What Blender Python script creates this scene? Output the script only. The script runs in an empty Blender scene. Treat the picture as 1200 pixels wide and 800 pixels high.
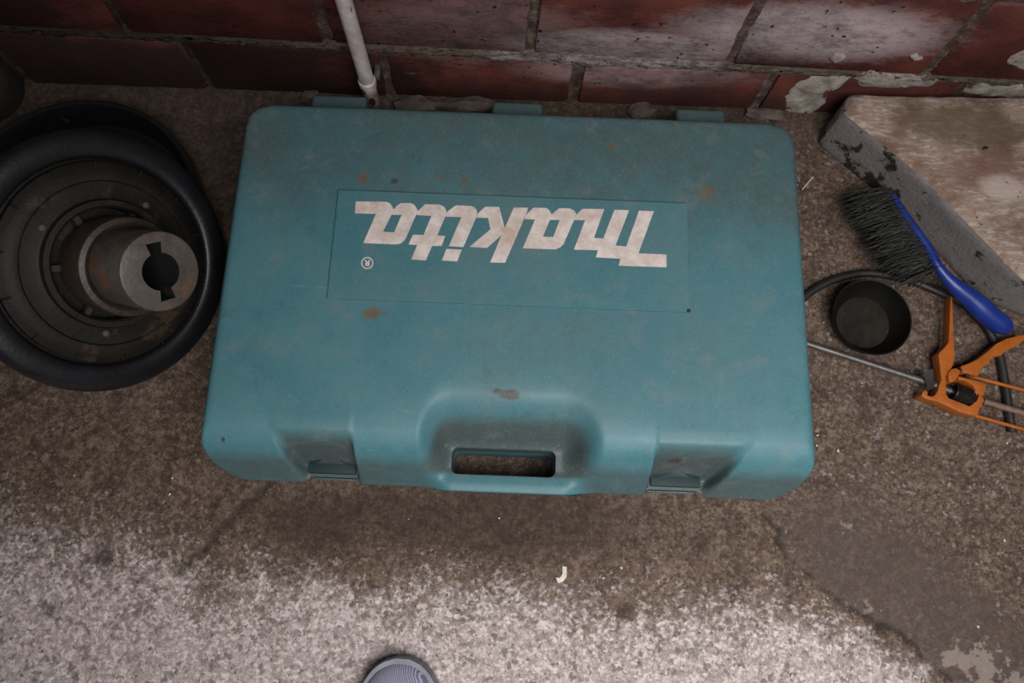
import bpy, bmesh, math, random
import numpy as np
from mathutils import Vector, Matrix, Euler
random.seed(7); RNG = np.random.default_rng(7)
C = bpy.context.scene.collection
PI = math.pi

# ------------------------------------------------------------------ camera
F_PX, PITCH, ROLL, CAM_H = 890.0, math.radians(15.0), math.radians(2.2), 1.0
_r0 = Vector((1, 0, 0)); _u0 = Vector((0, math.cos(PITCH), math.sin(PITCH)))
CF = Vector((0, math.sin(PITCH), -math.cos(PITCH)))
CR = _r0 * math.cos(ROLL) + _u0 * math.sin(ROLL)
CU = -_r0 * math.sin(ROLL) + _u0 * math.cos(ROLL)
CP = Vector((0, 0, CAM_H))
cd = bpy.data.cameras.new('camera'); cam = bpy.data.objects.new('camera', cd); C.objects.link(cam)
cd.sensor_fit = 'HORIZONTAL'; cd.sensor_width = 36.0; cd.lens = 36.0 * F_PX / 1200.0
cd.clip_start = 0.02
cam.matrix_world = Matrix(((CR.x, CU.x, -CF.x, CP.x), (CR.y, CU.y, -CF.y, CP.y), (CR.z, CU.z, -CF.z, CP.z), (0, 0, 0, 1)))
bpy.context.scene.camera = cam

# ------------------------------------------------------------------ world, light, exposure
w = bpy.data.worlds.new('world'); bpy.context.scene.world = w; w.use_nodes = True
w.node_tree.nodes['Background'].inputs[0].default_value = (0.9, 0.93, 1.0, 1)
w.node_tree.nodes['Background'].inputs[1].default_value = 0.06
ld = bpy.data.lights.new('key_area_light', 'AREA'); ld.shape = 'RECTANGLE'; ld.size = 0.9; ld.size_y = 0.7
ld.energy = 11.6; ld.spread = math.radians(112); ld.color = (1.0, 0.97, 0.95)  # added key light, no real opening; spread narrowed to dim the back left
lo = bpy.data.objects.new('key_area_light', ld); C.objects.link(lo)
lo.location = (0.34, -0.40, 1.35)
lo.rotation_euler = (Vector((0.22, -0.10, 0)) - lo.location).to_track_quat('-Z', 'Y').to_euler()
vs = bpy.context.scene.view_settings
vs.view_transform = 'Standard'; vs.look = 'None'; vs.gamma = 1.0; vs.exposure = 0.0; vs.use_curve_mapping = False


def at(x, y, z=0.0):
    """world point seen at pixel x, y of the 1200x800 photograph, on the level plane z"""
    d = CR * (x - 600) + CU * (400 - y) + CF * F_PX
    return CP + d * ((z - CP.z) / d.z)


# ------------------------------------------------------------------ material helper
class G:
    def __init__(s, name):
        s.m = bpy.data.materials.new(name); s.m.use_nodes = True
        s.nt = s.m.node_tree; s.n = s.nt.nodes; s.bsdf = s.n['Principled BSDF']

    def new(s, t, **kw):
        nd = s.n.new(t)
        for k, v in kw.items(): setattr(nd, k, v)
        return nd

    def put(s, sock, v):
        if isinstance(v, bpy.types.NodeSocket): s.nt.links.new(v, sock)
        elif isinstance(v, (tuple, list)) and len(v) == 3 and sock.type == 'RGBA': sock.default_value = (*v, 1)
        else: sock.default_value = v

    def pos(s): return s.new('ShaderNodeNewGeometry').outputs['Position']

    def obj(s): return s.new('ShaderNodeTexCoord').outputs['Object']

    def map(s, vec, scale=(1, 1, 1), loc=(0, 0, 0), rot=(0, 0, 0)):
        nd = s.new('ShaderNodeMapping'); s.put(nd.inputs[0], vec)
        nd.inputs['Scale'].default_value = scale; nd.inputs['Location'].default_value = loc; nd.inputs['Rotation'].default_value = rot
        return nd.outputs[0]

    def noise(s, vec, scale, detail=4, rough=0.55, dist=0.0):
        nd = s.new('ShaderNodeTexNoise'); s.put(nd.inputs['Vector'], vec)
        nd.inputs['Scale'].default_value = scale; nd.inputs['Detail'].default_value = detail
        nd.inputs['Roughness'].default_value = rough; nd.inputs['Distortion'].default_value = dist
        return nd.outputs['Fac']

    def warp(s, vec, scale, amt):
        nd = s.new('ShaderNodeTexNoise'); s.put(nd.inputs['Vector'], vec); nd.inputs['Scale'].default_value = scale; nd.inputs['Detail'].default_value = 3
        a = s.new('ShaderNodeVectorMath', operation='SUBTRACT'); s.put(a.inputs[0], nd.outputs['Color']); a.inputs[1].default_value = (.5, .5, .5)
        b = s.new('ShaderNodeVectorMath', operation='SCALE'); s.put(b.inputs[0], a.outputs[0]); b.inputs['Scale'].default_value = amt
        c = s.new('ShaderNodeVectorMath', operation='ADD'); s.put(c.inputs[0], vec); s.put(c.inputs[1], b.outputs[0]); return c.outputs[0]

    def vor(s, vec, scale, feature='F1', out='Distance', rnd=1.0):
        nd = s.new('ShaderNodeTexVoronoi', feature=feature); s.put(nd.inputs['Vector'], vec)
        nd.inputs['Scale'].default_value = scale
        if 'Randomness' in nd.inputs: nd.inputs['Randomness'].default_value = rnd
        return nd.outputs[out]

    def ramp(s, fac, stops):
        nd = s.new('ShaderNodeValToRGB'); s.put(nd.inputs[0], fac); e = nd.color_ramp.elements
        while len(e) < len(stops): e.new(0.5)
        for i, (p, c) in enumerate(stops):
            e[i].position = p; e[i].color = (*c, 1) if isinstance(c, (tuple, list)) else (c, c, c, 1)
        return nd.outputs[0]

    def step(s, v, a, b, lo=0.0, hi=1.0):
        nd = s.new('ShaderNodeMapRange', interpolation_type='SMOOTHSTEP'); s.put(nd.inputs[0], v)
        nd.inputs[1].default_value = a; nd.inputs[2].default_value = b
        nd.inputs[3].default_value = lo; nd.inputs[4].default_value = hi
        return nd.outputs[0]

    def math(s, op, a, b=0.0):
        nd = s.new('ShaderNodeMath', operation=op); s.put(nd.inputs[0], a); s.put(nd.inputs[1], b); return nd.outputs[0]

    def mix(s, fac, a, b, blend='MIX'):
        nd = s.new('ShaderNodeMix', data_type='RGBA', blend_type=blend)
        s.put(nd.inputs[0], fac); s.put(nd.inputs[6], a); s.put(nd.inputs[7], b); return nd.outputs[2]

    def attr(s, name):
        return s.new('ShaderNodeAttribute', attribute_name=name).outputs['Fac']

    def blob(s, vec, c, r, warp=None, amt=0.5):
        """1 inside an ellipsoid of centre c and radii r, fading to 0 outside, its edge broken by noise"""
        nd = s.map(vec, (1 / r[0], 1 / r[1], 1 / r[2]), (-c[0] / r[0], -c[1] / r[1], -c[2] / r[2]))
        l = s.new('ShaderNodeVectorMath', operation='LENGTH'); s.put(l.inputs[0], nd); v = l.outputs['Value']
        if warp is not None: v = s.math('ADD', v, s.math('MULTIPLY', s.math('SUBTRACT', warp, 0.5), amt * 4))
        return s.step(v, 1.25, 0.6)

    def maxs(s, vals):
        v = vals[0]
        for x in vals[1:]: v = s.math('MAXIMUM', v, x)
        return v

    def done(s, col, rough=0.6, bump=None, strength=0.3, dist=0.002, spec=0.5, metal=0.0):
        s.put(s.bsdf.inputs['Base Color'], col); s.put(s.bsdf.inputs['Roughness'], rough)
        s.put(s.bsdf.inputs['Metallic'], metal); s.put(s.bsdf.inputs['Specular IOR Level'], spec)
        if bump is not None:
            b = s.new('ShaderNodeBump'); s.put(b.inputs['Height'], bump); b.inputs['Strength'].default_value = strength
            b.inputs['Distance'].default_value = dist; s.nt.links.new(b.outputs[0], s.bsdf.inputs['Normal'])
        return s.m


def worn(name, c0, c1, scale=40, rough=0.6, bump=0.2, spot=None, spot_amt=0.62, metal=0.0, spec=0.5):
    g = G(name); p = g.obj()
    n = g.noise(p, scale, 6, 0.65)
    col = g.ramp(n, [(0.3, c0), (0.7, c1)])
    if spot is not None:
        col = g.mix(g.step(g.noise(p, scale * 0.6, 5, 0.7), spot_amt, spot_amt + 0.1), col, spot)
    return g.done(col, rough, g.noise(p, scale * 6, 4), bump, 0.001, spec, metal)


# ------------------------------------------------------------------ mesh helper
def link(name, me, mat=None, parent=None, smooth=True, angle=None):
    o = bpy.data.objects.new(name, me); C.objects.link(o)
    if mat is not None and len(me.materials) == 0: me.materials.append(mat)
    if parent is not None: o.parent = parent
    if smooth:
        me.shade_smooth()
        if angle is not None: me.set_sharp_from_angle(angle=math.radians(angle))
    return o


def from_bm(name, bm, mat, parent=None, smooth=True, angle=40):
    bmesh.ops.recalc_face_normals(bm, faces=bm.faces)
    me = bpy.data.meshes.new(name); bm.to_mesh(me); bm.free()
    return link(name, me, mat, parent, smooth, angle)


def tag(o, label, cat, group=None):
    o['label'] = label; o['category'] = cat
    if group: o['group'] = group
    return o


def empty(name, loc, label, cat, group=None):
    o = bpy.data.objects.new(name, None); C.objects.link(o); o.location = loc; o.empty_display_size = 0.05
    return tag(o, label, cat, group)


def box_bm(x0, x1, y0, y1, z0, z1, bev=0.0, seg=2):
    bm = bmesh.new(); bmesh.ops.create_cube(bm, size=1)
    for v in bm.verts:
        v.co = Vector(((x0 + x1) / 2 + v.co.x * (x1 - x0), (y0 + y1) / 2 + v.co.y * (y1 - y0), (z0 + z1) / 2 + v.co.z * (z1 - z0)))
    if bev: bmesh.ops.bevel(bm, geom=bm.edges[:], offset=bev, segments=seg, profile=0.6, affect='EDGES')
    return bm


def prism_bm(pts, z0, z1, bev=0.0, seg=2):
    bm = bmesh.new(); vs = [bm.verts.new((p[0], p[1], z0)) for p in pts]
    f = bm.faces.new(vs); r = bmesh.ops.extrude_face_region(bm, geom=[f])
    for v in r['geom']:
        if isinstance(v, bmesh.types.BMVert): v.co.z = z1
    bmesh.ops.recalc_face_normals(bm, faces=bm.faces)
    if bev:
        bmesh.ops.bevel(bm, geom=bm.edges[:], offset=bev, segments=seg, profile=0.6, affect='EDGES', clamp_overlap=True)
    bmesh.ops.triangulate(bm, faces=[f for f in bm.faces if len(f.verts) > 4])
    return bm


def lathe_bm(profile, seg=64, close=False):
    """profile: list of (radius, height) about +Z"""
    bm = bmesh.new(); rings = []
    for r, z in profile:
        if r < 1e-6: rings.append([bm.verts.new((0, 0, z))])
        else: rings.append([bm.verts.new((r * math.cos(2 * PI * k / seg), r * math.sin(2 * PI * k / seg), z)) for k in range(seg)])
    pairs = list(zip(rings[:-1], rings[1:])) + ([(rings[-1], rings[0])] if close else [])
    for a, b in pairs:
        for k in range(seg):
            k2 = (k + 1) % seg
            if len(a) == 1 and len(b) == 1: continue
            if len(a) == 1: bm.faces.new((a[0], b[k], b[k2]))
            elif len(b) == 1: bm.faces.new((a[k], a[k2], b[0]))
            else: bm.faces.new((a[k], a[k2], b[k2], b[k]))
    return bm


def catmull(pts, n=8):
    P = [Vector(p) for p in pts]; out = []
    for i in range(len(P) - 1):
        p0 = P[max(i - 1, 0)]; p1 = P[i]; p2 = P[i + 1]; p3 = P[min(i + 2, len(P) - 1)]
        for k in range(n):
            t = k / n
            out.append(0.5 * ((2 * p1) + (p2 - p0) * t + (2 * p0 - 5 * p1 + 4 * p2 - p3) * t * t + (3 * p1 - p0 - 3 * p2 + p3) * t ** 3))
    out.append(P[-1]); return out


def tube_into(bm, path, rad, seg=10, cap=True):
    path = [Vector(p) for p in path]
    rads = rad if isinstance(rad, (list, tuple)) else [rad] * len(path)
    up = Vector((0, 0, 1)); rings = []; last = None
    for i, p in enumerate(path):
        t = (path[min(i + 1, len(path) - 1)] - path[max(i - 1, 0)]).normalized()
        if last is None:
            a = t.cross(up)
            if a.length < 1e-3: a = t.cross(Vector((1, 0, 0)))
        else: a = last - t * last.dot(t)
        a.normalize(); last = a; b = t.cross(a)
        rings.append([bm.verts.new(p + (a * math.cos(2 * PI * k / seg) + b * math.sin(2 * PI * k / seg)) * rads[i]) for k in range(seg)])
    for r0, r1 in zip(rings[:-1], rings[1:]):
        for k in range(seg): bm.faces.new((r0[k], r0[(k + 1) % seg], r1[(k + 1) % seg], r1[k]))
    if cap: bm.faces.new(rings[0][::-1]); bm.faces.new(rings[-1])


def tube(name, path, rad, mat, parent=None, seg=10):
    bm = bmesh.new(); tube_into(bm, path, rad, seg); return from_bm(name, bm, mat, parent, True, 50)


# numpy fractal value noise
def vnoise(x, y, seed):
    r = np.random.default_rng(seed).random((256, 256))
    xi = np.floor(x).astype(int); yi = np.floor(y).astype(int); fx = x - xi; fy = y - yi
    fx = fx * fx * (3 - 2 * fx); fy = fy * fy * (3 - 2 * fy)
    g = lambda i, j: r[i & 255, j & 255]
    return (g(xi, yi) * (1 - fx) + g(xi + 1, yi) * fx) * (1 - fy) + (g(xi, yi + 1) * (1 - fx) + g(xi + 1, yi + 1) * fx) * fy


def fbm(x, y, scale, seed, octs=5, gain=0.5):
    s = 0; a = 1; t = 0
    for k in range(octs):
        s = s + a * vnoise(x * scale * 2 ** k + 31.7 * k, y * scale * 2 ** k + 17.3 * k, seed + k); t += a; a *= gain
    return s / t


def sst(a, b, v):
    t = np.clip((v - a) / (b - a), 0, 1); return t * t * (3 - 2 * t)


def seg_dist(x, y, pts):
    d = np.full(x.shape, 9.0)
    for (ax, ay), (bx, by) in zip(pts[:-1], pts[1:]):
        vx, vy = bx - ax, by - ay; t = np.clip(((x - ax) * vx + (y - ay) * vy) / (vx * vx + vy * vy), 0, 1)
        d = np.minimum(d, np.hypot(x - ax - t * vx, y - ay - t * vy))
    return d


def grid_mesh(name, X, Y, Z, keep=None, attrs=None):
    """X, Y, Z: (rows, cols) arrays; keep: bool per cell"""
    R, K = X.shape
    me = bpy.data.meshes.new(name)
    idx = np.arange(R * K).reshape(R, K)
    q = np.stack([idx[:-1, :-1], idx[:-1, 1:], idx[1:, 1:], idx[1:, :-1]], -1)
    q = q[keep] if keep is not None else q.reshape(-1, 4)
    me.vertices.add(R * K); me.vertices.foreach_set('co', np.stack([X, Y, Z], -1).astype(np.float32).ravel())
    nf = len(q); me.loops.add(nf * 4); me.loops.foreach_set('vertex_index', q.astype(np.int32).ravel())
    me.polygons.add(nf); me.polygons.foreach_set('loop_start', np.arange(0, nf * 4, 4, dtype=np.int32))
    me.update(calc_edges=True)
    for k, a in (attrs or {}).items():
        at_ = me.attributes.new(k, 'FLOAT', 'POINT'); at_.data.foreach_set('value', np.broadcast_to(a, X.shape).astype(np.float32).ravel())
    return me


# ================================================================== FLOOR
def axis(parts):
    out = []
    for a, b, st in parts: out.append(np.arange(a, b - st * 0.5, st))
    out.append(np.array([parts[-1][1]])); return np.concatenate(out)


fx = axis([(-2.2, -1.0, 0.05), (-1.0, 0.96, 0.003), (0.96, 2.2, 0.05)])
fy = axis([(-2.0, -0.42, 0.05), (-0.42, 0.72, 0.003)])
X, Y = np.meshgrid(fx, fy)
wx = X + (fbm(X, Y, 14, 3) - 0.5) * 0.06; wy = Y + (fbm(X, Y, 14, 9) - 0.5) * 0.06
yb = np.interp(wx, [-1.0, -0.62, -0.45, -0.30, 0.0, 0.22, 0.34, 0.44, 0.54, 0.75], [0.01, -0.01, -0.04, -0.068, -0.066, -0.078, -0.07, -0.09, -0.148, -0.25])
soft = np.interp(wx, [-0.7, -0.4, -0.25, 0.3, 0.4], [0.17, 0.14, 0.105, 0.10, 0.045])
dirt = sst(-1, 1, (wy - yb) / soft)
big = fbm(X, Y, 9, 21); med = fbm(X, Y, 30, 41)
smear = sst(0.30, 0.42, X + (big - 0.5) * 0.15)                       # paler dry ground right of the case
dirt = dirt * (1 - 0.17 * smear) + (med - 0.5) * 0.25
dirt = np.clip(dirt, 0, 1)
oil_shade = np.exp(-((X + 0.02) / 0.30) ** 2 - ((Y - 0.03) / 0.055) ** 2) * (0.75 + 0.9 * (big - 0.35))   # dark oily band before the case
oil_shade = np.maximum(oil_shade, np.exp(-((X + 0.24) / 0.10) ** 2 - ((Y - 0.02) / 0.05) ** 2) * 0.8)
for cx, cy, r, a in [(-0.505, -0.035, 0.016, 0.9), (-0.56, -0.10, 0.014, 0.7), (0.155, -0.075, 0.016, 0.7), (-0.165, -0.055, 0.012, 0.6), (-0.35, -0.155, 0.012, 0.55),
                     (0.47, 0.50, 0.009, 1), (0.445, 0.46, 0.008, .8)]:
    oil_shade = np.maximum(oil_shade, a * np.exp(-(((X - cx) ** 2 + (Y - cy) ** 2) / r ** 2) * (0.6 + med)))
oil_shade = np.maximum(oil_shade, 0.80 * sst(-0.33, -0.44, X + (med - .5) * .1) * sst(0.30, 0.46, Y + (big - .5) * .15))  # back left floor darkened: dirt with shade painted in
oil_shade = np.maximum(oil_shade, 0.5 * sst(0.50, 0.60, Y))  # floor along the wall foot darkened, dirt and painted shade
oil_shade = np.clip(oil_shade, 0, 1)
crack_r = [(0.30, 0.085), (0.328, 0.064), (0.345, 0.030), (0.358, 0.001), (0.395, -0.035), (0.439, -0.063), (0.49, -0.083), (0.539, -0.129), (0.60, -0.18), (0.70, -0.26)]
crack_l = [(-0.28, 0.10), (-0.303, 0.073), (-0.345, 0.025), (-0.379, -0.016), (-0.408, -0.045)]
jx = X + (fbm(X, Y, 60, 61, 3) - 0.5) * 0.016; jy = Y + (fbm(X, Y, 60, 71, 3) - 0.5) * 0.016
dr = seg_dist(jx, jy, crack_r); dl = seg_dist(jx, jy, crack_l)
crack = np.maximum(np.exp(-(dr / 0.0028) ** 2) * (0.35 + 0.9 * (med > 0.45)), 0.75 * np.exp(-(dl / 0.0055) ** 2))
crack = np.maximum(crack, 0.35 * np.exp(-(seg_dist(jx, jy, [(-0.17, 0.07), (-0.24, -0.01), (-0.28, -0.05)]) / 0.010) ** 2))
crack = np.clip(crack, 0, 1)
side = np.interp(jx, [p[0] for p in crack_r], [p[1] for p in crack_r], left=9, right=-0.26)
slab = np.where((X > 0.31) & (jy > side), 1.0, 0.0) * sst(0.20, 0.06, Y) * sst(0.012, -0.0, -dr + 0.006 * 0)
slab = np.where((X > 0.31) & (jy > side), 1.0, 0.0) * sst(0.16, -0.02, Y + (big - .5) * .25) * sst(.1, .0, jy - side + (med - .9) * .1 - .06 + 0 * X)
slab = np.clip(slab, 0, 1)
pale = slab * sst(0.40, 0.60, fbm(X, Y, 16, 91)) * sst(0.30, 0.42, X) * sst(0.10, -0.03, Y)
ring = np.abs(np.hypot(X + 0.685, Y - 0.215) - 0.062); ringm = np.exp(-(ring / 0.005) ** 2) * 0.7
oil_shade = np.maximum(oil_shade, ringm)
Z = (fbm(X, Y, 6, 5) - 0.5) * 0.003 + (fbm(X, Y, 40, 15) - 0.5) * 0.0022 + (fbm(X, Y, 120, 25, 3) - 0.5) * 0.0022
Z = Z - crack * 0.003 + slab * 0.0008
haunch = sst(0.585, 0.632, Y + (med - 0.5) * 0.03) * 0.010
Z = Z + haunch - 0.0012
floor = link('floor', grid_mesh('floor', X, Y, Z, None, dict(dirt=dirt, oil_shade=oil_shade, crack=crack, slab=slab, pale=pale)))
floor['kind'] = 'structure'
g = G('stained_concrete'); p = g.pos()
n1 = g.noise(p, 26, 8, 0.7); n2 = g.noise(p, 130, 6, 0.7); n3 = g.noise(p, 8, 5, 0.6)
n4 = g.noise(p, 320, 5, 0.7); n5 = g.noise(p, 60, 7, 0.75)
pw = g.warp(p, 110, 0.020); pw2 = g.warp(p, 260, 0.009)
clean = g.ramp(g.math('ADD', g.math('MULTIPLY', n2, 0.6), g.math('MULTIPLY', n4, 0.4)), [(0.34, (0.14, 0.110, 0.106)), (0.46, (0.33, 0.275, 0.265)), (0.56, (0.49, 0.42, 0.41)), (0.70, (0.66, 0.59, 0.58))])
clean = g.mix(g.math('MULTIPLY', g.step(n5, 0.50, 0.66), 0.65), clean, (0.25, 0.205, 0.185))
cells = g.new('ShaderNodeSeparateXYZ'); g.put(cells.inputs[0], g.vor(g.warp(p, 300, 0.006), 270, 'F1', 'Color'))
clean = g.mix(g.math('MULTIPLY', g.step(cells.outputs['X'], 0.62, 0.78), 0.50), clean, (0.22, 0.18, 0.172))
clean = g.mix(g.math('MULTIPLY', g.step(cells.outputs['X'], 0.22, 0.10), 0.45), clean, (0.72, 0.65, 0.63))
agg = g.step(g.vor(pw, 75), 0.36, 0.24)
clean = g.mix(g.math('MULTIPLY', g.math('MULTIPLY', agg, g.step(n1, 0.36, 0.54)), 0.85), clean, (0.15, 0.125, 0.118))
pit = g.math('MULTIPLY', g.step(g.vor(pw2, 150), 0.20, 0.12), g.step(n5, 0.42, 0.56))
clean = g.mix(pit, clean, (0.06, 0.048, 0.043))
nb = g.math('ADD', g.math('MULTIPLY', n2, 0.5), g.math('MULTIPLY', n4, 0.5))
brown = g.ramp(nb, [(0.34, (0.024, 0.014, 0.009)), (0.47, (0.066, 0.042, 0.030)), (0.56, (0.125, 0.085, 0.062)), (0.68, (0.27, 0.205, 0.165))])
brown = g.mix(g.math('MULTIPLY', g.step(n5, 0.46, 0.64), 0.6), brown, g.mix(n2, (0.10, 0.066, 0.047), (0.235, 0.170, 0.132)))
brown = g.mix(g.math('MULTIPLY', g.step(cells.outputs['X'], 0.18, 0.06), 0.40), brown, (0.25, 0.19, 0.15))
brown = g.mix(g.math('MULTIPLY', g.step(g.noise(p, 30, 9, 0.78), 0.54, 0.66), 0.42), brown, (0.245, 0.180, 0.140))
brown = g.mix(g.math('MULTIPLY', g.step(n1, 0.52, 0.36), 0.68), brown, (0.030, 0.018, 0.012))
brown = g.mix(g.math('MULTIPLY', pit, 0.7), brown, (0.016, 0.011, 0.009))
d = g.math('ADD', g.attr('dirt'), g.math('MULTIPLY', g.math('SUBTRACT', n1, 0.5), 0.55))
d = g.math('ADD', d, g.math('MULTIPLY', g.math('SUBTRACT', n5, 0.5), 1.5))
d = g.math('ADD', d, g.math('MULTIPLY', g.math('SUBTRACT', cells.outputs['X'], 0.5), 0.22))
col = g.mix(g.step(d, 0.12, 0.80), clean, brown)
col = g.mix(g.math('MULTIPLY', g.attr('slab'), 0.72), col, g.mix(n5, (0.042, 0.029, 0.025), (0.105, 0.078, 0.068)))
col = g.mix(g.math('MULTIPLY', g.step(g.math('ADD', g.math('MULTIPLY', g.attr('pale'), 0.16), g.noise(p, 38, 7, 0.7)), 0.61, 0.66), g.math('MULTIPLY', g.step(g.attr('pale'), 0.05, 0.4), 0.65)), col, (0.27, 0.225, 0.20))
col = g.mix(g.math('MULTIPLY', g.step(g.math('ADD', g.attr('oil_shade'), g.math('MULTIPLY', g.math('SUBTRACT', n1, 0.5), 0.6)), 0.10, 0.80), 0.68), col, (0.026, 0.0155, 0.011))
col = g.mix(g.math('MULTIPLY', g.attr('crack'), 0.8), col, (0.016, 0.011, 0.009))
spk = g.step(g.vor(p, 60), 0.055, 0.03); col = g.mix(g.math('MULTIPLY', spk, g.step(n3, 0.52, 0.6)), col, (0.42, 0.38, 0.33))
hgt = g.math('ADD', g.math('MULTIPLY', n2, 0.8), g.math('MULTIPLY', pit, -0.5))
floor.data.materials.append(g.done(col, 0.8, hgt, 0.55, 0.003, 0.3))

# ================================================================== BRICK WALL
WALL_Y = 0.635; TILT = 0.024
wall = bpy.data.objects.new('wall_back', None); C.objects.link(wall); wall['kind'] = 'structure'
wall.location = (0, WALL_Y, 0.112); wall.rotation_euler = (0, TILT, 0)
PX, PZ, JT = 0.2675, 0.152, 0.011
g = G('mortar'); p = g.pos(); n = g.noise(p, 60, 6, 0.7)
sx = g.new('ShaderNodeSeparateXYZ'); g.put(sx.inputs[0], p)
soot_shade = g.math('MULTIPLY', g.step(g.math('ADD', sx.outputs['X'], g.math('MULTIPLY', g.math('SUBTRACT', g.noise(p, 14, 5), 0.5), 0.5)), 0.0, -0.5), 0.75)  # mortar darkens to the left: soot plus painted shade
mortar = g.done(g.mix(soot_shade, g.ramp(n, [(0.3, (0.030, 0.018, 0.014)), (0.52, (0.10, 0.066, 0.053)), (0.72, (0.24, 0.195, 0.17))]), (0.016, 0.011, 0.009)), 0.9, g.noise(p, 220, 5, 0.7), 0.9, 0.004, 0.2)
g = G('red_painted_brick'); p = g.pos(); ps = g.map(p, (1, 1, 1.6))
n1 = g.noise(ps, 14, 6, 0.65); n2 = g.noise(g.map(p, (1, 1, 2.2)), 40, 7, 0.72); n3 = g.noise(p, 200, 4, 0.6)
ir = g.new('ShaderNodeObjectInfo').outputs['Random']
red = g.ramp(n1, [(0.30, (0.050, 0.014, 0.012)), (0.5, (0.095, 0.023, 0.018)), (0.72, (0.145, 0.037, 0.027))])
red = g.mix(g.math('MULTIPLY', ir, 0.45), red, (0.060, 0.014, 0.012))
bloom = g.maxs([g.blob(p, (0.14, 0.62, 0.140), (0.18, 0.3, 0.036), n2, 0.25), g.blob(p, (0.36, 0.62, 0.18), (0.18, 0.3, 0.055), n2, 0.25),
                g.math('MULTIPLY', g.blob(p, (0.15, 0.62, 0.085), (0.16, 0.3, 0.035), n2, 0.3), 0.45), g.math('MULTIPLY', g.blob(p, (-0.07, 0.62, 0.16), (0.16, 0.3, 0.07), n2, 0.4), 0.30)])
bl = g.math('MULTIPLY', bloom, g.step(n2, 0.12, 0.62))
red = g.mix(g.math('MULTIPLY', bl, 0.90), red, (0.46, 0.38, 0.39))
grime_shade = g.step(g.math('ADD', n1, g.math('MULTIPLY', n3, 0.3)), 0.70, 0.50)  # random grime patches on the brick
low = g.new('ShaderNodeSeparateXYZ'); g.put(low.inputs[0], p)
foot_tone = g.math('MULTIPLY', g.step(g.math('ADD', low.outputs['Z'], g.math('MULTIPLY', g.math('SUBTRACT', n1, 0.5), 0.16)), 0.13, 0.01), 0.60)  # bricks darken towards the wall foot
red = g.mix(foot_tone, red, (0.026, 0.013, 0.010))
stain_shade = g.math('MULTIPLY', g.step(g.math('ADD', low.outputs['X'], g.math('MULTIPLY', g.math('SUBTRACT', n1, 0.5), 0.35)), -0.06, -0.30), g.step(g.math('ADD', low.outputs['Z'], g.math('MULTIPLY', g.math('SUBTRACT', n1, 0.5), 0.05)), 0.14, 0.10))
stain_shade = g.math('MAXIMUM', stain_shade, g.step(g.math('ADD', low.outputs['X'], g.math('MULTIPLY', g.math('SUBTRACT', n1, 0.5), 0.3)), -0.48, -0.68))
red = g.mix(g.math('MULTIPLY', stain_shade, 0.80), red, (0.0050, 0.0028, 0.0022))  # left bricks blackened: staining with shade painted into the colour
red = g.mix(g.math('MULTIPLY', grime_shade, 0.35), red, (0.030, 0.012, 0.010))
sp = g.math('MULTIPLY', g.step(g.vor(g.warp(p, 120, .01), 70), 0.20, 0.12), g.step(g.noise(p, 30, 3), 0.48, 0.56))
red = g.mix(sp, red, (0.018, 0.010, 0.009))
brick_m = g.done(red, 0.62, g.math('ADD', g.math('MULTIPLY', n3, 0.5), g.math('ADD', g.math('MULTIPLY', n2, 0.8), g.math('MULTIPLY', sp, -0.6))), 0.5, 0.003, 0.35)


def brick_mesh(seed):
    bm = box_bm(-(PX - JT) / 2, (PX - JT) / 2, 0.0, 0.09, -(PZ - JT) / 2, (PZ - JT) / 2)
    bmesh.ops.bevel(bm, geom=bm.edges[:], offset=0.004, segments=1, affect='EDGES')
    r = random.Random(seed)
    for v in bm.verts: v.co += Vector((r.uniform(-.002, .002), r.uniform(-.0012, .0012), r.uniform(-.002, .002)))
    bmesh.ops.recalc_face_normals(bm, faces=bm.faces)
    me = bpy.data.meshes.new('brick'); bm.to_mesh(me); bm.free(); me.materials.append(brick_m)
    me.shade_smooth(); me.set_sharp_from_angle(angle=math.radians(50)); return me


brick_meshes = [brick_mesh(k) for k in range(6)]
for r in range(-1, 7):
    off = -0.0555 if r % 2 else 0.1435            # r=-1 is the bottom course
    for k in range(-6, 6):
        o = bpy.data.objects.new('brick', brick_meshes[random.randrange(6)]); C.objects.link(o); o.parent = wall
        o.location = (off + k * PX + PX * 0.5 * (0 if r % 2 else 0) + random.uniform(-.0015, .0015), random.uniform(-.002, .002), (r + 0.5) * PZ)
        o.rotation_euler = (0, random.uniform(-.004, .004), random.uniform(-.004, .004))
# mortar bed behind and between the bricks, raked a little back from the faces
rows, cols = 230, 420
xs = np.linspace(-1.5, 1.5, cols); zs = np.linspace(-0.16, 1.0, rows)
MX, MZ = np.meshgrid(xs, zs)
MY = 0.0030 + (fbm(MX, MZ, 50, 301) - 0.5) * 0.008
mb = link('mortar_bed', grid_mesh('mortar_bed', MX, MY, MZ), mortar, wall)
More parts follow.
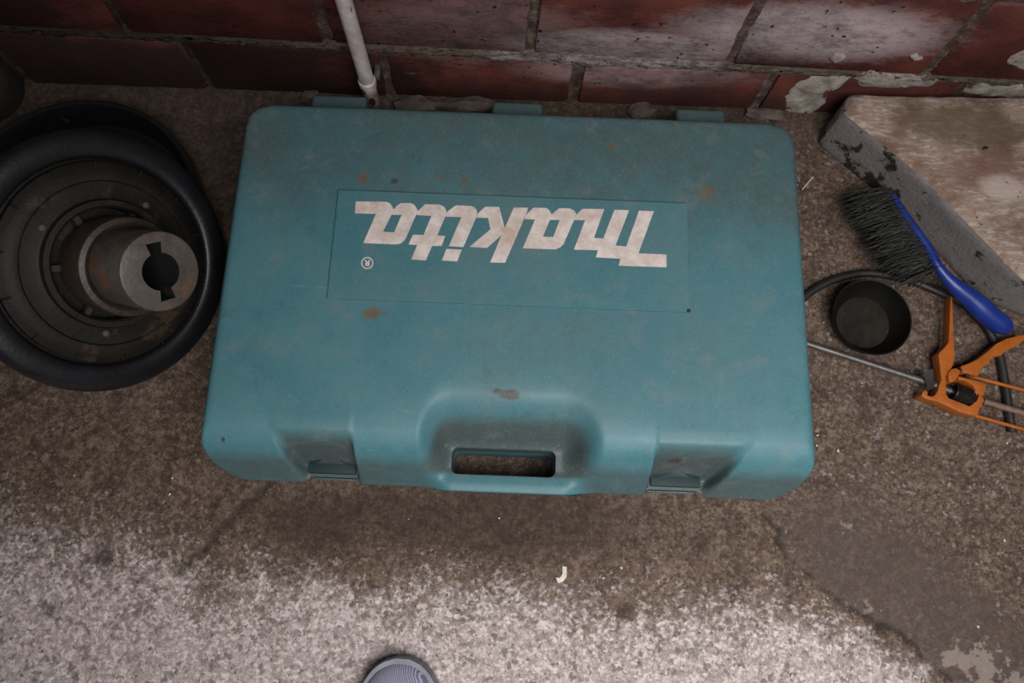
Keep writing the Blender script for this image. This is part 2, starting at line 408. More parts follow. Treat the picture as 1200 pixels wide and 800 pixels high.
# coarse crust of mortar squeezed out along the lowest bed joint
g = G('crusty_mortar'); p = g.pos(); n = g.noise(p, 90, 6, 0.75)
sx = g.new('ShaderNodeSeparateXYZ'); g.put(sx.inputs[0], p)
soot_shade = g.math('MULTIPLY', g.step(g.math('ADD', sx.outputs['X'], g.math('MULTIPLY', g.math('SUBTRACT', g.noise(p, 14, 5), 0.5), 0.4)), -0.08, -0.55), 0.78)  # crust darkens to the left, soot and painted shade together
crust_m = g.done(g.mix(soot_shade, g.mix(g.blob(p, (0.12, .63, 0.11), (0.17, .2, 0.06), g.noise(p, 20, 4), 0.5), g.ramp(n, [(0.3, (0.06, 0.045, 0.036)), (0.6, (0.15, 0.115, 0.09)), (0.8, (0.24, 0.20, 0.17))]),
                 g.ramp(n, [(0.35, (0.13, 0.10, 0.095)), (0.6, (0.34, 0.30, 0.29)), (0.8, (0.5, 0.46, 0.44))])), (0.018, 0.012, 0.009)), 0.9, g.noise(p, 260, 5, 0.7), 1.0, 0.004, 0.2)
xs = np.linspace(-1.3, 1.3, 700); ts = np.linspace(-1, 1, 15)
TX, TT = np.meshgrid(xs, ts)
wid = 0.0045 + 0.008 * (fbm(TX, TX * 0, 25, 401)) + 0.007 * np.exp(-((TX - 0.10) / 0.13) ** 2)
TZ = TT * wid + (fbm(TX, TT, 45, 411, 3) - 0.5) * 0.006
TY = 0.004 - np.sqrt(np.clip(1 - TT * TT, 0, 1)) * (0.003 + 0.006 * fbm(TX, TT * 0.3, 40, 421)) * 1.0 - (fbm(TX, TT * .3, 120, 431, 3) - .5) * 0.006
link('bed_joint', grid_mesh('bed_joint', TX, TY, TZ), crust_m, wall)
# smeared filler patch near the slab
g = G('pale_filler'); p = g.pos(); n = g.noise(p, 50, 6, 0.7)
filler = g.done(g.mix(g.step(g.noise(p, 24, 6, .7), 0.56, 0.64), g.ramp(n, [(0.3, (0.15, 0.12, 0.10)), (0.5, (0.30, 0.265, 0.235)), (0.7, (0.43, 0.40, 0.37))]), (0.085, 0.045, 0.036)), 0.85, g.noise(p, 160, 5, 0.7), 0.6, 0.003, 0.2)


def wallpt(x, y, proud=0.0):
    d = CR * (x - 600) + CU * (400 - y) + CF * F_PX
    return CP + d * ((WALL_Y - proud) / d.y)


def smear_on_wall(name, pix, proud, seed, mat):
    pts = [wallpt(x, y) for x, y in pix]; n = len(pts); r = random.Random(seed)
    cx = sum((q.x for q in pts)) / n; cz = sum((q.z for q in pts)) / n
    bm = bmesh.new(); fine = []
    for i in range(n):
        a, b = pts[i], pts[(i + 1) % n]; m = max(2, int((b - a).length / 0.006))
        for k in range(m): fine.append(a.lerp(b, k / m) + Vector((r.uniform(-.002, .002), 0, r.uniform(-.002, .002))))
    inv = wall_inv
    rings = []
    for s, dy in ((1.0, 0.001), (0.90, -proud * 0.6), (0.75, -proud), (0.45, -proud * 1.1)):
        rings.append([bm.verts.new(inv @ Vector((cx + (q.x - cx) * s, WALL_Y + dy + r.uniform(-.0008, .0008), cz + (q.z - cz) * s))) for q in fine])
    for r0, r1 in zip(rings[:-1], rings[1:]):
        for k in range(len(fine)): bm.faces.new((r0[k], r0[(k + 1) % len(fine)], r1[(k + 1) % len(fine)], r1[k]))
    c = bm.verts.new(inv @ Vector((cx, WALL_Y - proud * 1.1, cz)))
    for k in range(len(fine)): bm.faces.new((rings[-1][k], rings[-1][(k + 1) % len(fine)], c))
    return from_bm(name, bm, mat, wall, True, 60)


wall_inv = (Matrix.Translation(wall.location) @ Euler((0, TILT, 0)).to_matrix().to_4x4()).inverted()
smear_on_wall('filler_patch', [(918, 140), (919, 112), (932, 96), (950, 88), (985, 85), (1000, 89), (985, 100), (972, 108), (966, 122), (952, 132), (938, 146)], 0.003, 1, filler)
smear_on_wall('filler_patch', [(998, 88), (1018, 80), (1035, 86), (1070, 85), (1104, 93), (1090, 102), (1040, 103), (1005, 101)], 0.0025, 2, filler)
smear_on_wall('filler_patch', [(1128, 108), (1138, 92), (1160, 96), (1215, 99), (1230, 118), (1180, 114), (1150, 112)], 0.002, 3, filler)
smear_on_wall('filler_patch', [(972, 66), (980, 61), (992, 64), (985, 71), (975, 73)], 0.004, 4, filler)
smear_on_wall('filler_patch', [(1065, 64), (1074, 62), (1080, 66), (1070, 68)], 0.005, 5, filler)
smear_on_wall('filler_patch', [(1176, 72), (1190, 62), (1215, 52), (1230, 80), (1200, 82)], 0.002, 6, filler)

# ================================================================== PIPE
g = G('white_paint_rusty'); p = g.pos(); n = g.noise(p, 60, 5, 0.6); sz = g.new('ShaderNodeSeparateXYZ'); g.put(sz.inputs[0], p)
rustf = g.step(g.math('ADD', sz.outputs['Z'], g.math('MULTIPLY', g.math('SUBTRACT', n, 0.5), 0.09)), 0.105, 0.02)
col = g.mix(g.step(n, 0.35, 0.7), (0.42, 0.36, 0.35), (0.58, 0.52, 0.51))
col = g.mix(rustf, col, (0.13, 0.075, 0.045))
chip = g.step(g.vor(g.map(p, (1, 1, 0.45)), 40), 0.20, 0.15)
col = g.mix(chip, col, (0.03, 0.022, 0.02))
pipe_m = g.done(col, 0.5, n, 0.3, 0.002)
pipe = empty('water_pipe', (-0.2125, 0.607, 0.0), 'thin white painted pipe standing against the brick wall behind the case', 'pipe')
bm = bmesh.new(); tube_into(bm, [(0, 0, 0.002), (0, 0, 0.075), (0.001, 0, 0.3), (0.0, 0, 0.8), (0, 0, 1.2)], 0.0102, 20)
from_bm('pipe_length', bm, pipe_m, pipe)
from_bm('pipe_joint', lathe_bm([(0.0098, 0.074), (0.0120, 0.0755), (0.0124, 0.081), (0.0120, 0.0865), (0.0098, 0.088)], 24), pipe_m, pipe)
o = from_bm('pipe_clip', box_bm(0.009, 0.017, 0.004, 0.026, 0.079, 0.086, 0.002), worn('dull_steel', (0.06, 0.055, 0.055), (0.2, 0.19, 0.19), 60, 0.45, metal=0.5), pipe)

# ================================================================== TOOL CASE
def case_plastic(name, lid):
    g = G(name); p = g.pos()
    n1 = g.noise(p, 9, 6, 0.65); n2 = g.noise(p, 60, 6, 0.7); n3 = g.noise(p, 700, 2, 0.5)
    teal = g.mix(g.step(n1, 0.3, 0.7), (0.048, 0.148, 0.176), (0.066, 0.178, 0.204))
    if lid:
        film = g.math('ADD', g.attr('grime_shade'), g.math('MULTIPLY', g.math('SUBTRACT', n1, 0.5), 1.0))
        film = g.math('ADD', film, g.math('MULTIPLY', g.math('SUBTRACT', n2, 0.5), 0.5))
        teal = g.mix(g.math('MULTIPLY', g.step(film, 0.10, 1.0), 0.80), teal, (0.056, 0.056, 0.048))
        rf = g.math('ADD', g.attr('rust'), g.math('MULTIPLY', g.math('SUBTRACT', n2, 0.5), 1.2))
        teal = g.mix(g.math('MULTIPLY', g.step(rf, 0.35, 0.85), 0.75), teal, (0.15, 0.075, 0.022))
        bf = g.math('ADD', g.attr('mark'), g.math('MULTIPLY', g.math('SUBTRACT', n2, 0.5), 0.6))
        teal = g.mix(g.math('MULTIPLY', g.step(bf, 0.4, 0.7), 0.85), teal, (0.045, 0.035, 0.033))
        sf = g.math('ADD', g.attr('scuff_highlight'), g.math('MULTIPLY', g.math('SUBTRACT', n2, 0.5), 1.4))
        teal = g.mix(g.math('MULTIPLY', g.step(sf, 0.55, 1.1), 0.22), teal, (0.075, 0.27, 0.34))  # lighter teal for crest wear and a painted highlight
    if name.endswith('label'):
        film = g.math('ADD', g.math('MULTIPLY', g.math('SUBTRACT', n1, 0.5), 1.4), g.math('MULTIPLY', n2, 0.5))
        teal = g.mix(g.math('MULTIPLY', g.step(film, 0.05, 0.95), 0.70), teal, (0.092, 0.084, 0.068))
    if name.endswith('hinge'): teal = g.mix(g.math('MULTIPLY', n1, 1.1), teal, (0.06, 0.055, 0.045))
    n6 = g.noise(p, 26, 8, 0.75)
    teal = g.mix(g.math('MULTIPLY', g.step(n6, 0.52, 0.66), 0.32), teal, (0.15, 0.17, 0.165))
    teal = g.mix(g.math('MULTIPLY', g.step(n6, 0.44, 0.32), 0.30), teal, (0.040, 0.070, 0.075))
    teal = g.mix(g.math('MULTIPLY', g.step(g.noise(p, 420, 3, .6), 0.5, 0.8), 0.30), teal, (0.18, 0.27, 0.28))
    ws = g.math('MULTIPLY', g.step(g.vor(p, 70), 0.06, 0.03), g.step(g.noise(p, 12, 2), 0.56, 0.62))
    teal = g.mix(g.math('MULTIPLY', ws, 0.6), teal, (0.4, 0.45, 0.43))
    scr = g.noise(g.map(p, (8, 160, 1), rot=(0, 0, 0.35)), 1.0, 3, 0.6)
    teal = g.mix(g.math('MULTIPLY', g.step(scr, 0.72, 0.76), 0.25), teal, (0.20, 0.30, 0.30))
    return g.done(teal, g.step(n1, 0.3, 0.7, 0.44, 0.56), g.math('ADD', g.math('MULTIPLY', n3, 0.6), g.math('MULTIPLY', n2, 0.3)), 0.3, 0.0008, 0.38)


lid_m = case_plastic('teal_plastic_soiled', True); teal_m = case_plastic('teal_plastic', False); hinge_m = case_plastic('teal_plastic_hinge', False)
g = G('dark_teal_plastic'); p = g.pos(); n = g.noise(p, 50, 5)
latch_m = g.done(g.mix(n, (0.006, 0.020, 0.023), (0.014, 0.034, 0.037)), 0.62, n, 0.1, 0.001, 0.3)

CW, CY0, CY1, SEAM, TOP = 0.3575, 0.0645, 0.5385, 0.067, 0.150
HX0, HX1, HY0, HY1 = -0.067, 0.058, 0.0795, 0.111       # the opening behind the handle bar
RF, RB = 0.048, 0.040
cols_x = np.concatenate([np.linspace(-CW, -0.29, 30, endpoint=False), np.linspace(-0.29, HX0, 112, endpoint=False), np.linspace(HX0, HX1, 62, endpoint=False),
                         np.linspace(HX1, 0.29, 116, endpoint=False), np.linspace(0.29, CW, 31)])
rows_y = np.concatenate([CY0 + np.array([0, .0002, .0006, .0012, .002, .003, .0042, .0056, .0072, .0088, .0105, .0122, .0136]), np.linspace(HY0, HY1, 22, endpoint=False),
                         np.linspace(HY1, 0.19, 54, endpoint=False), np.linspace(0.19, CY1 - 0.03, 105, endpoint=False),
                         CY1 - np.array([.03, .028, .026, .024, .022, .02, .018, .016, .014, .012, .010, .008, .006, .0045, .003, .0018, .0009, .0003, 0])])
X, Y = np.meshgrid(cols_x, rows_y)
df = Y - CY0; db = CY1 - Y
shr = np.where(df < RF, RF - np.sqrt(np.clip(RF ** 2 - (RF - df) ** 2, 0, None)), 0) + np.where(db < RB, RB - np.sqrt(np.clip(RB ** 2 - (RB - db) ** 2, 0, None)), 0)
ax = np.abs(X)
X = np.where(ax > 0.28, np.sign(X) * (0.28 + (ax - 0.28) * (CW - shr - 0.28) / (CW - 0.28)), X)
ax = np.abs(X)


def up(a, b, v): return sst(a, b, v)


XL = X + 0.45 * (np.clip(Y, 0.06, 0.13) - 0.092); XR = X - 0.62 * (np.clip(Y, 0.06, 0.13) - 0.092)
w_latch = up(-0.261, -0.245, XL) * (1 - up(-0.181, -0.175, X)) + up(0.166, 0.172, X) * (1 - up(0.244, 0.262, XR))
w_hand = up(-0.104, -0.066, X) * (1 - up(0.064, 0.110, X))


def prof(y, pts, blur=0.004):
    a = np.array(pts); return sum(np.interp(y + o * blur, a[:, 0], a[:, 1]) for o in (-1, -.5, 0, .5, 1)) / 5


z_b = prof(Y, [(0.055, 0.055), (0.0645, 0.068), (0.088, 0.118), (0.096, 0.130), (0.106, 0.138), (0.120, 0.1445), (0.138, 0.1485), (0.160, 0.150)], 0.005)
z_l = prof(Y, [(0.055, 0.062), (0.086, 0.066), (0.089, 0.078), (0.110, 0.138), (0.118, 0.146), (0.132, 0.150)], 0.003)
z_h = prof(Y, [(0.052, 0.070), (0.060, 0.084), (0.070, 0.088), (0.0775, 0.086), (0.080, 0.082), (0.114, 0.084), (0.119, 0.092), (0.140, 0.124), (0.152, 0.137), (0.166, 0.145), (0.182, 0.1488), (0.200, 0.150)], 0.006)
z_f = z_b * (1 - w_latch) + z_l * w_latch
z_f = z_f * (1 - w_hand) + z_h * w_hand


def se(u, p): u = np.clip(u, 0, 1); return (1 - (1 - u) ** p) ** (1 / p)


z_s = SEAM + (TOP - SEAM) * se((CW - ax) / 0.026, 2.5)
z_k = SEAM + (TOP - SEAM) * se(db / 0.022, 2.6)
qx = np.maximum(ax - (CW - RF), 0); qy = np.maximum(RF - df, 0)
dc = np.where((qx > 0) & (qy > 0), RF - np.hypot(qx, qy), 1.0)
qx2 = np.maximum(ax - (CW - RB), 0); qy2 = np.maximum(RB - db, 0)
dc = np.minimum(dc, np.where((qx2 > 0) & (qy2 > 0), RB - np.hypot(qx2, qy2), 1.0))
z_c = SEAM + (TOP - SEAM) * se(dc / 0.024, 2.5)


def smin(a, b, k=0.006):
    h = np.clip(0.5 + 0.5 * (b - a) / k, 0, 1); return b * (1 - h) + a * h - k * h * (1 - h)


Zc = smin(smin(z_f, z_s), smin(z_k, z_c))
Zc = Zc + 0.0006 * (fbm(X, Y, 5, 801, 2) - 0.5)
Zc = np.maximum(Zc, SEAM)
# the front row bows in at the latches and out at the handle bar
foff = 0.007 * w_latch - 0.0045 * w_hand
Yd = Y + foff * np.clip(1 - (Y - CY0) / 0.0136, 0, 1)
# opening behind the handle
cxm = (X[:-1, :-1] + X[1:, 1:]) / 2; cym = (Y[:-1, :-1] + Y[1:, 1:]) / 2


def rr(x, y, r=0.008):
    hx, hy = (HX1 - HX0) / 2 - r, (HY1 - HY0) / 2 - r
    qx = np.abs(x - (HX0 + HX1) / 2) - hx; qy = np.abs(y - (HY0 + HY1) / 2) - hy
    return np.hypot(np.maximum(qx, 0), np.maximum(qy, 0)) + np.minimum(np.maximum(qx, qy), 0) - r


keep = rr(cxm, cym) > 0
# snap the vertices around the opening to its rounded outline
touch = np.zeros(X.shape, bool); hole = ~keep
for a in (0, 1):
    for b in (0, 1): touch[a:a + hole.shape[0], b:b + hole.shape[1]] |= hole
edge = np.zeros(X.shape, bool)
for a in (0, 1):
    for b in (0, 1): edge[a:a + hole.shape[0], b:b + hole.shape[1]] |= keep
rim = touch & edge
for _ in range(3):
    e = 1e-4; dd = rr(X, Yd); gx = (rr(X + e, Yd) - dd) / e; gy = (rr(X, Yd + e) - dd) / e
    X = np.where(rim, X - gx * dd, X); Yd = np.where(rim, Yd - gy * dd, Yd)
# dirt, painted slope shade and crest highlight on the lid, placed where the photograph has it
P = lambda px, py: at(px, py, TOP)


def spot(px, py, rx, ry, a=1.0):
    q = P(px, py); return a * np.exp(-(((X - q.x) / rx) ** 2 + ((Y - q.y) / ry) ** 2))


rust = np.zeros(X.shape)
for s in [(425, 207, .012, .016, .8), (545, 210, .008, .006, .8), (515, 207, .008, .008, .6), (718, 170, .010, .006, .9), (700, 190, .02, .01, .45), (828, 226, .02, .022, .75), (845, 205, .012, .016, .5),
          (436, 365, .022, .010, .9), (440, 186, .012, .008, .4), (768, 196, .006, .02, .5), (670, 250, .02, .01, .3), (590, 160, .05, .02, .3), (480, 200, .05, .012, .35), (600, 520, .05, .02, .25)]:
    rust = np.maximum(rust, spot(*s))
mark = np.zeros(X.shape)
for s in [(462, 211, .008, .006, .8), (597, 461, .016, .008, .9), (583, 457, .008, .005, .8), (648, 325, .008, .006, .6), (256, 513, .003, .004, 1), (800, 536, .012, .003, .9), (700, 330, .02, .006, .3), (668, 268, .02, .005, .3), (745, 515, .006, .004, .5)]:
    mark = np.maximum(mark, spot(*s))
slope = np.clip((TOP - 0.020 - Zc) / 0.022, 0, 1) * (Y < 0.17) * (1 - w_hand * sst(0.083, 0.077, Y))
grime_shade = 0.16 + 0.50 * sst(0.28, 0.50, Y + (fbm(X, Y, 12, 811) - .5) * .12) + 0.25 * np.exp(-((X - 0.12) / 0.2) ** 2 - ((Y - 0.22) / 0.12) ** 2) + 0.50 * slope  # slope term paints shade onto the steep front faces
grime_shade = grime_shade + 0.45 * w_hand * sst(0.15, 0.12, Y) * sst(0.075, 0.085, Y) + 0.45 * w_latch * sst(0.125, 0.105, Y)  # handle and latch recesses: dust with shade painted in
grime_shade = grime_shade - 0.20 * np.exp(-((Y - 0.118) / 0.028) ** 2) * (1 - w_latch) * (1 - w_hand) * (1 - slope)  # film thinned along the crest to brighten it
scuff_highlight = 0.6 * np.exp(-((Y - 0.112) / 0.016) ** 2) * (1 - w_latch) * (1 - w_hand) + 0.35 * np.exp(-((Y - 0.17) / 0.05) ** 2)  # edge wear plus a painted highlight along the front crest
case = empty('tool_case', (0, (CY0 + CY1) / 2, 0), 'large scuffed teal plastic tool case with white lettering lying on the floor', 'case')
yc = (CY0 + CY1) / 2
lid_me = grid_mesh('lid', X, Yd - yc, Zc, keep, dict(rust=rust, mark=mark, grime_shade=grime_shade, scuff_highlight=scuff_highlight))
# close the lid down to the seam all round and the opening down through the case
bm = bmesh.new(); bm.from_mesh(lid_me)
bmesh.ops.delete(bm, geom=[v for v in bm.verts if not v.link_faces], context='VERTS')
loops = [e for e in bm.edges if len(e.link_faces) == 1]
outer = [e for e in loops if max(rr(v.co.x, v.co.y + yc) for v in e.verts) > 0.004]
inner = [e for e in loops if e not in set(outer)]


def drop(edges, z, inset=0.0):
    r = bmesh.ops.extrude_edge_only(bm, edges=edges); vs = [v for v in r['geom'] if isinstance(v, bmesh.types.BMVert)]
    for v in vs:
        v.co.z = z
        if inset: v.co.x -= math.copysign(inset, v.co.x) if abs(v.co.x) > 0.30 else 0; v.co.y -= math.copysign(inset, v.co.y)
    return [e for e in r['geom'] if isinstance(e, bmesh.types.BMEdge)]


e2 = drop(outer, SEAM - 0.004); e2 = drop(e2, SEAM - 0.0045, 0.002)
drop(drop(inner, 0.075), 0.055)
bmesh.ops.recalc_face_normals(bm, faces=bm.faces)
bm.to_mesh(lid_me); bm.free()
lid = link('lid', lid_me, lid_m, case); lid_me.set_sharp_from_angle(angle=math.radians(60))

# lower shell: the same outline carried down to the floor, open only at the handle
ol = []
n = len(rows_y)


def outline(inset, zv):
    hw = CW - inset; pts = []
    for k in range(13):
        a = PI + PI / 2 * k / 12; pts.append((-hw + RF + RF * math.cos(a), CY0 + inset + RF + RF * math.sin(a)))
    for x in np.linspace(-hw + RF + 0.004, hw - RF - 0.004, 160):
        wl = float(sst(-0.264, -0.240, x) * (1 - sst(-0.181, -0.174, x)) + sst(0.166, 0.173, x) * (1 - sst(0.238, 0.264, x)))
        wh = float(sst(-0.096, -0.070, x) * (1 - sst(0.078, 0.106, x)))
        pts.append((x, CY0 + inset + 0.007 * wl - 0.0045 * wh))
    for k in range(13):
        a = -PI / 2 + PI / 2 * k / 12; pts.append((hw - RF + RF * math.cos(a), CY0 + inset + RF + RF * math.sin(a)))
    for k in range(9):
        a = PI / 2 * k / 8; pts.append((hw - RB + RB * math.cos(a), CY1 - inset - RB + RB * math.sin(a)))
    for k in range(9):
        a = PI / 2 + PI / 2 * k / 8; pts.append((-hw + RB + RB * math.cos(a), CY1 - inset - RB + RB * math.sin(a)))
    return [Vector((p[0], p[1] - yc, zv)) for p in pts]


bm = bmesh.new(); rings = [[bm.verts.new(q) for q in outline(i, z)] for i, z in ((0.0005, SEAM - 0.0055), (0.0005, SEAM - 0.012), (0.006, SEAM - 0.013), (0.010, 0.030), (0.016, 0.008), (0.024, 0.004))]
for a, b in zip(rings[:-1], rings[1:]):
    for k in range(len(a)): bm.faces.new((a[k], a[(k + 1) % len(a)], b[(k + 1) % len(a)], b[k]))
inn = []
for z in (0.055, 0.004):
    ring = []
    for k in range(40):
        a = 2 * PI * k / 40; ca, sa = math.cos(a), math.sin(a); hx, hy, r = (HX1 - HX0) / 2 - .008, (HY1 - HY0) / 2 - .008, .008
        ring.append(bm.verts.new(((HX0 + HX1) / 2 + math.copysign(hx, ca) + r * ca, (HY0 + HY1) / 2 - yc + math.copysign(hy, sa) + r * sa, z)))
    inn.append(ring)
for k in range(40): bm.faces.new((inn[0][k], inn[0][(k + 1) % 40], inn[1][(k + 1) % 40], inn[1][k]))
from_bm('lower_shell', bm, teal_m, case, True, 40)

# raised label field
q0, q1 = Vector((-0.2188, 0.4105)), Vector((0.2070, 0.2715))
bm = box_bm(q0.x, q1.x, q1.y - yc, q0.y - yc, TOP - 0.002, TOP + 0.0011, 0.0005, 1)
label_m = case_plastic('teal_plastic_label', False)
lab = from_bm('label_panel', bm, label_m, case, True, 30); lab['label'] = 'slightly raised rectangular label field'
bm = bmesh.new(); a = at(807, 364, TOP + .0013)
bmesh.ops.create_icosphere(bm, subdivisions=1, radius=0.0028)
for v in bm.verts: v.co = Vector((v.co.x + a.x, v.co.y + a.y - yc, TOP + 0.0012 + v.co.z * 0.2))
from_bm('chip', bm, worn('black_plastic', (0.006, 0.006, 0.007), (0.014, 0.013, 0.014), 50, 0.6), case)['label'] = 'small black chip at the label corner'

# lettering (upside down as the case lies), each letter its own raised print
g = G('soiled_white_print'); p = g.pos(); n = g.noise(p, 60, 6, 0.7); n2 = g.noise(p, 18, 5, 0.65)
col = g.mix(g.step(n, 0.35, 0.7), (0.50, 0.42, 0.38), (0.66, 0.60, 0.57))
col = g.mix(g.math('MULTIPLY', g.step(n2, 0.56, 0.70), 0.55), col, (0.38, 0.24, 0.15))
col = g.mix(g.math('MULTIPLY', g.step(g.noise(g.map(p, (1, 3, 1), rot=(0, 0, .5)), 70, 5, .7), 0.66, 0.72), 0.7), col, (0.14, 0.09, 0.07))
print_m = g.done(col, 0.6, n, 0.1, 0.0005)


def letter(outer, holes, x0, name='letter'):
    cu = bpy.data.curves.new(name, 'CURVE'); cu.dimensions = '2D'; cu.fill_mode = 'BOTH'; cu.extrude = 0.00025
    for lp in [outer] + holes:
        s = cu.splines.new('POLY'); s.points.add(len(lp) - 1); s.use_cyclic_u = True
        for pt, (u, v) in zip(s.points, lp):
            q = at(x0 + u / 8, 225 + v / 8, TOP + 0.0012); pt.co = (q.x, q.y - yc, 0, 1)
    return curve_part(cu, name)


def curve_part(cu, name, mat_=None, z=None):
    o = bpy.data.objects.new(name, cu); C.objects.link(o)
    me = bpy.data.meshes.new_from_object(o.evaluated_get(bpy.context.evaluated_depsgraph_get()))
    bpy.data.objects.remove(o); bpy.data.curves.remove(cu); me.name = name
    me.materials.clear(); me.materials.append(print_m)
    for v in me.vertices: v.co.z += TOP + 0.0013
    return link(name, me, None, case, False)


letter([(55, 88), (340, 92), (375, 105), (395, 130), (410, 165), (440, 130), (475, 105), (570, 103), (605, 120), (628, 155), (635, 180), (620, 215), (528, 425), (510, 455), (480, 480), (440, 490), (125, 480), (245, 205), (48, 200)],
       [[(390, 212), (485, 215), (415, 378), (312, 372)]], 410)
letter([(637, 178), (705, 115), (840, 118), (880, 135), (900, 165), (908, 195), (893, 235), (820, 405), (895, 412), (860, 505), (770, 505), (712, 640), (575, 632), (632, 497), (550, 492), (590, 400), (690, 402), (765, 225), (624, 215)], [], 410)
letter([(109, 190), (125, 175), (195, 125), (335, 130), (370, 145), (390, 172), (394, 200), (383, 240), (265, 515), (128, 508), (245, 235), (95, 232)], [], 510)
letter([(105, 533), (250, 540), (205, 650), (62, 642)], [], 510, 'letter_dot')
letter([(385, 240), (398, 203), (470, 137), (600, 140), (652, 338), (738, 145), (870, 148), (858, 200), (832, 255), (655, 662), (515, 660), (622, 405), (485, 523), (320, 515), (518, 350), (495, 243)], [], 510)
letter([(105, 255), (138, 208), (200, 147), (320, 150), (350, 170), (372, 210), (440, 152), (540, 153), (585, 175), (603, 210), (582, 262), (500, 450), (485, 485), (455, 515), (410, 537), (100, 528), (215, 258)],
       [[(355, 260), (447, 262), (385, 423), (290, 418)]], 600)
letter([(-36, 212), (20, 158), (225, 160), (128, 430), (215, 435), (320, 167), (458, 170), (330, 502), (430, 510), (550, 175), (690, 180), (545, 575), (808, 585), (808, 705), (360, 690), (375, 625), (145, 612), (165, 545), (-60, 540), (45, 264), (-58, 262)], [], 680)
ringp = lambda r: [(163 + r * math.cos(2 * PI * k / 32), 665 + r * math.sin(2 * PI * k / 32)) for k in range(32)]
letter(ringp(57), [ringp(47)], 410, 'registered_mark')
fc = bpy.data.curves.new('R', 'FONT'); fc.body = 'R'; fc.size = 0.0105; fc.align_x = 'CENTER'; fc.extrude = 0.00025; fc.offset = 0.0003
fo = bpy.data.objects.new('R', fc); C.objects.link(fo)
me = bpy.data.meshes.new_from_object(fo.evaluated_get(bpy.context.evaluated_depsgraph_get())); bpy.data.objects.remove(fo); bpy.data.curves.remove(fc)
q = at(410 + 163 / 8, 225 + 665 / 8, TOP + .0012)
for v in me.vertices: v.co = Vector((q.x - v.co.x, q.y - yc - (v.co.y - 0.0037), v.co.z + TOP + 0.0013))
me.materials.clear(); me.materials.append(print_m); me.name = 'registered_letter'; link('registered_letter', me, None, case, False)

# latches in the two front recesses
for xa, xb in ((-0.2405, -0.1825), (0.1735, 0.2345)):
    bm = box_bm(xa, xb, 0.0715 - yc, 0.0865 - yc, 0.040, 0.0725, 0.0022, 2)
    for v in bm.verts:
        if v.co.z > 0.06: v.co.y += 0.004
    lt = from_bm('latch', bm, latch_m, case)
    m = (xa + xb) / 2
    bm = bmesh.new(); tube_into(bm, catmull([(xa + .003, 0.0885 - yc, 0.074), (m - .016, 0.0905 - yc, 0.078), (m - .008, 0.0935 - yc, 0.081), (m + .008, 0.0935 - yc, 0.081), (m + .016, 0.0905 - yc, 0.078), (xb - .003, 0.0885 - yc, 0.074)], 6), 0.0028, 8)
    from_bm('latch_hook', bm, latch_m, lt)
    from_bm('latch_lip', box_bm(xa + .001, xb - .001, 0.0695 - yc, 0.0725 - yc, 0.041, 0.0445, 0.001, 1), hinge_m, lt)
# hinge knuckles along the back edge
for xa, xb in ((-0.281, -0.207), (-0.0385, 0.029), (0.2085, 0.274)):
    bm = box_bm(xa, xb, 0.535 - yc, 0.5745 - yc, 0.052, 0.103, 0.006, 3)
    for v in bm.verts:
        if v.co.z > 0.07 and v.co.y > 0.02 + 0.54 - yc: v.co.z -= 0.004
    from_bm('hinge', bm, hinge_m, case)

# ================================================================== WHEELS AT LEFT
rub = worn('black_rubber', (0.005, 0.005, 0.006), (0.010, 0.010, 0.013), 30, 0.36, 0.25, (0.05, 0.046, 0.045), 0.66)
olive = worn('olive_cast_metal', (0.005, 0.0042, 0.003), (0.013, 0.0105, 0.0075), 28, 0.6, 0.5, (0.035, 0.022, 0.014), 0.56, 0.0, 0.28)
hubm = worn('rusty_hub_metal', (0.042, 0.033, 0.028), (0.10, 0.080, 0.071), 34, 0.5, 0.5, (0.15, 0.052, 0.024), 0.55)
hubd = worn('brown_hub_metal', (0.018, 0.012, 0.0085), (0.045, 0.032, 0.024), 34, 0.5, 0.5, (0.14, 0.05, 0.02), 0.62)
dark = worn('dark_iron', (0.008, 0.007, 0.006), (0.022, 0.018, 0.015), 40, 0.7, 0.4)
nA = Vector((0.7758, -0.2587, 0.5755)).normalized()
wheel = empty('rubber_rimmed_wheel', (-0.4935, 0.3105, 0.1328), 'black rubber rimmed wheel with rusty slotted hub, leaning beside the teal case', 'wheel')
zax = nA; xax = Vector((0, 1, 0)).cross(zax).normalized(); yax = zax.cross(xax)
wheel.scale = (1.02, 1.02, 1.02); wheel.rotation_euler = Matrix((xax, yax, zax)).transposed().to_euler()
from_bm('rubber_rim', lathe_bm([(0.121, -0.002), (0.1225, 0.003), (0.126, 0.0055), (0.134, 0.0065), (0.145, 0.0055), (0.1515, 0.002), (0.1545, -0.003), (0.1535, -0.008), (0.149, -0.0095), (0.138, -0.008), (0.124, -0.006)], 96, True), rub, wheel)
from_bm('face_plate', lathe_bm([(0.1185, -0.003), (0.1175, 0.0045), (0.112, 0.008), (0.104, 0.0125), (0.097, 0.0125), (0.095, 0.010), (0.080, 0.0105), (0.076, 0.012), (0.074, 0.018), (0.068, 0.0185), (0.0655, 0.016), (0.0645, -0.003), (0.045, -0.004), (0.045, -0.012), (0.10, -0.008), (0.122, -0.005)], 96, True), olive, wheel)
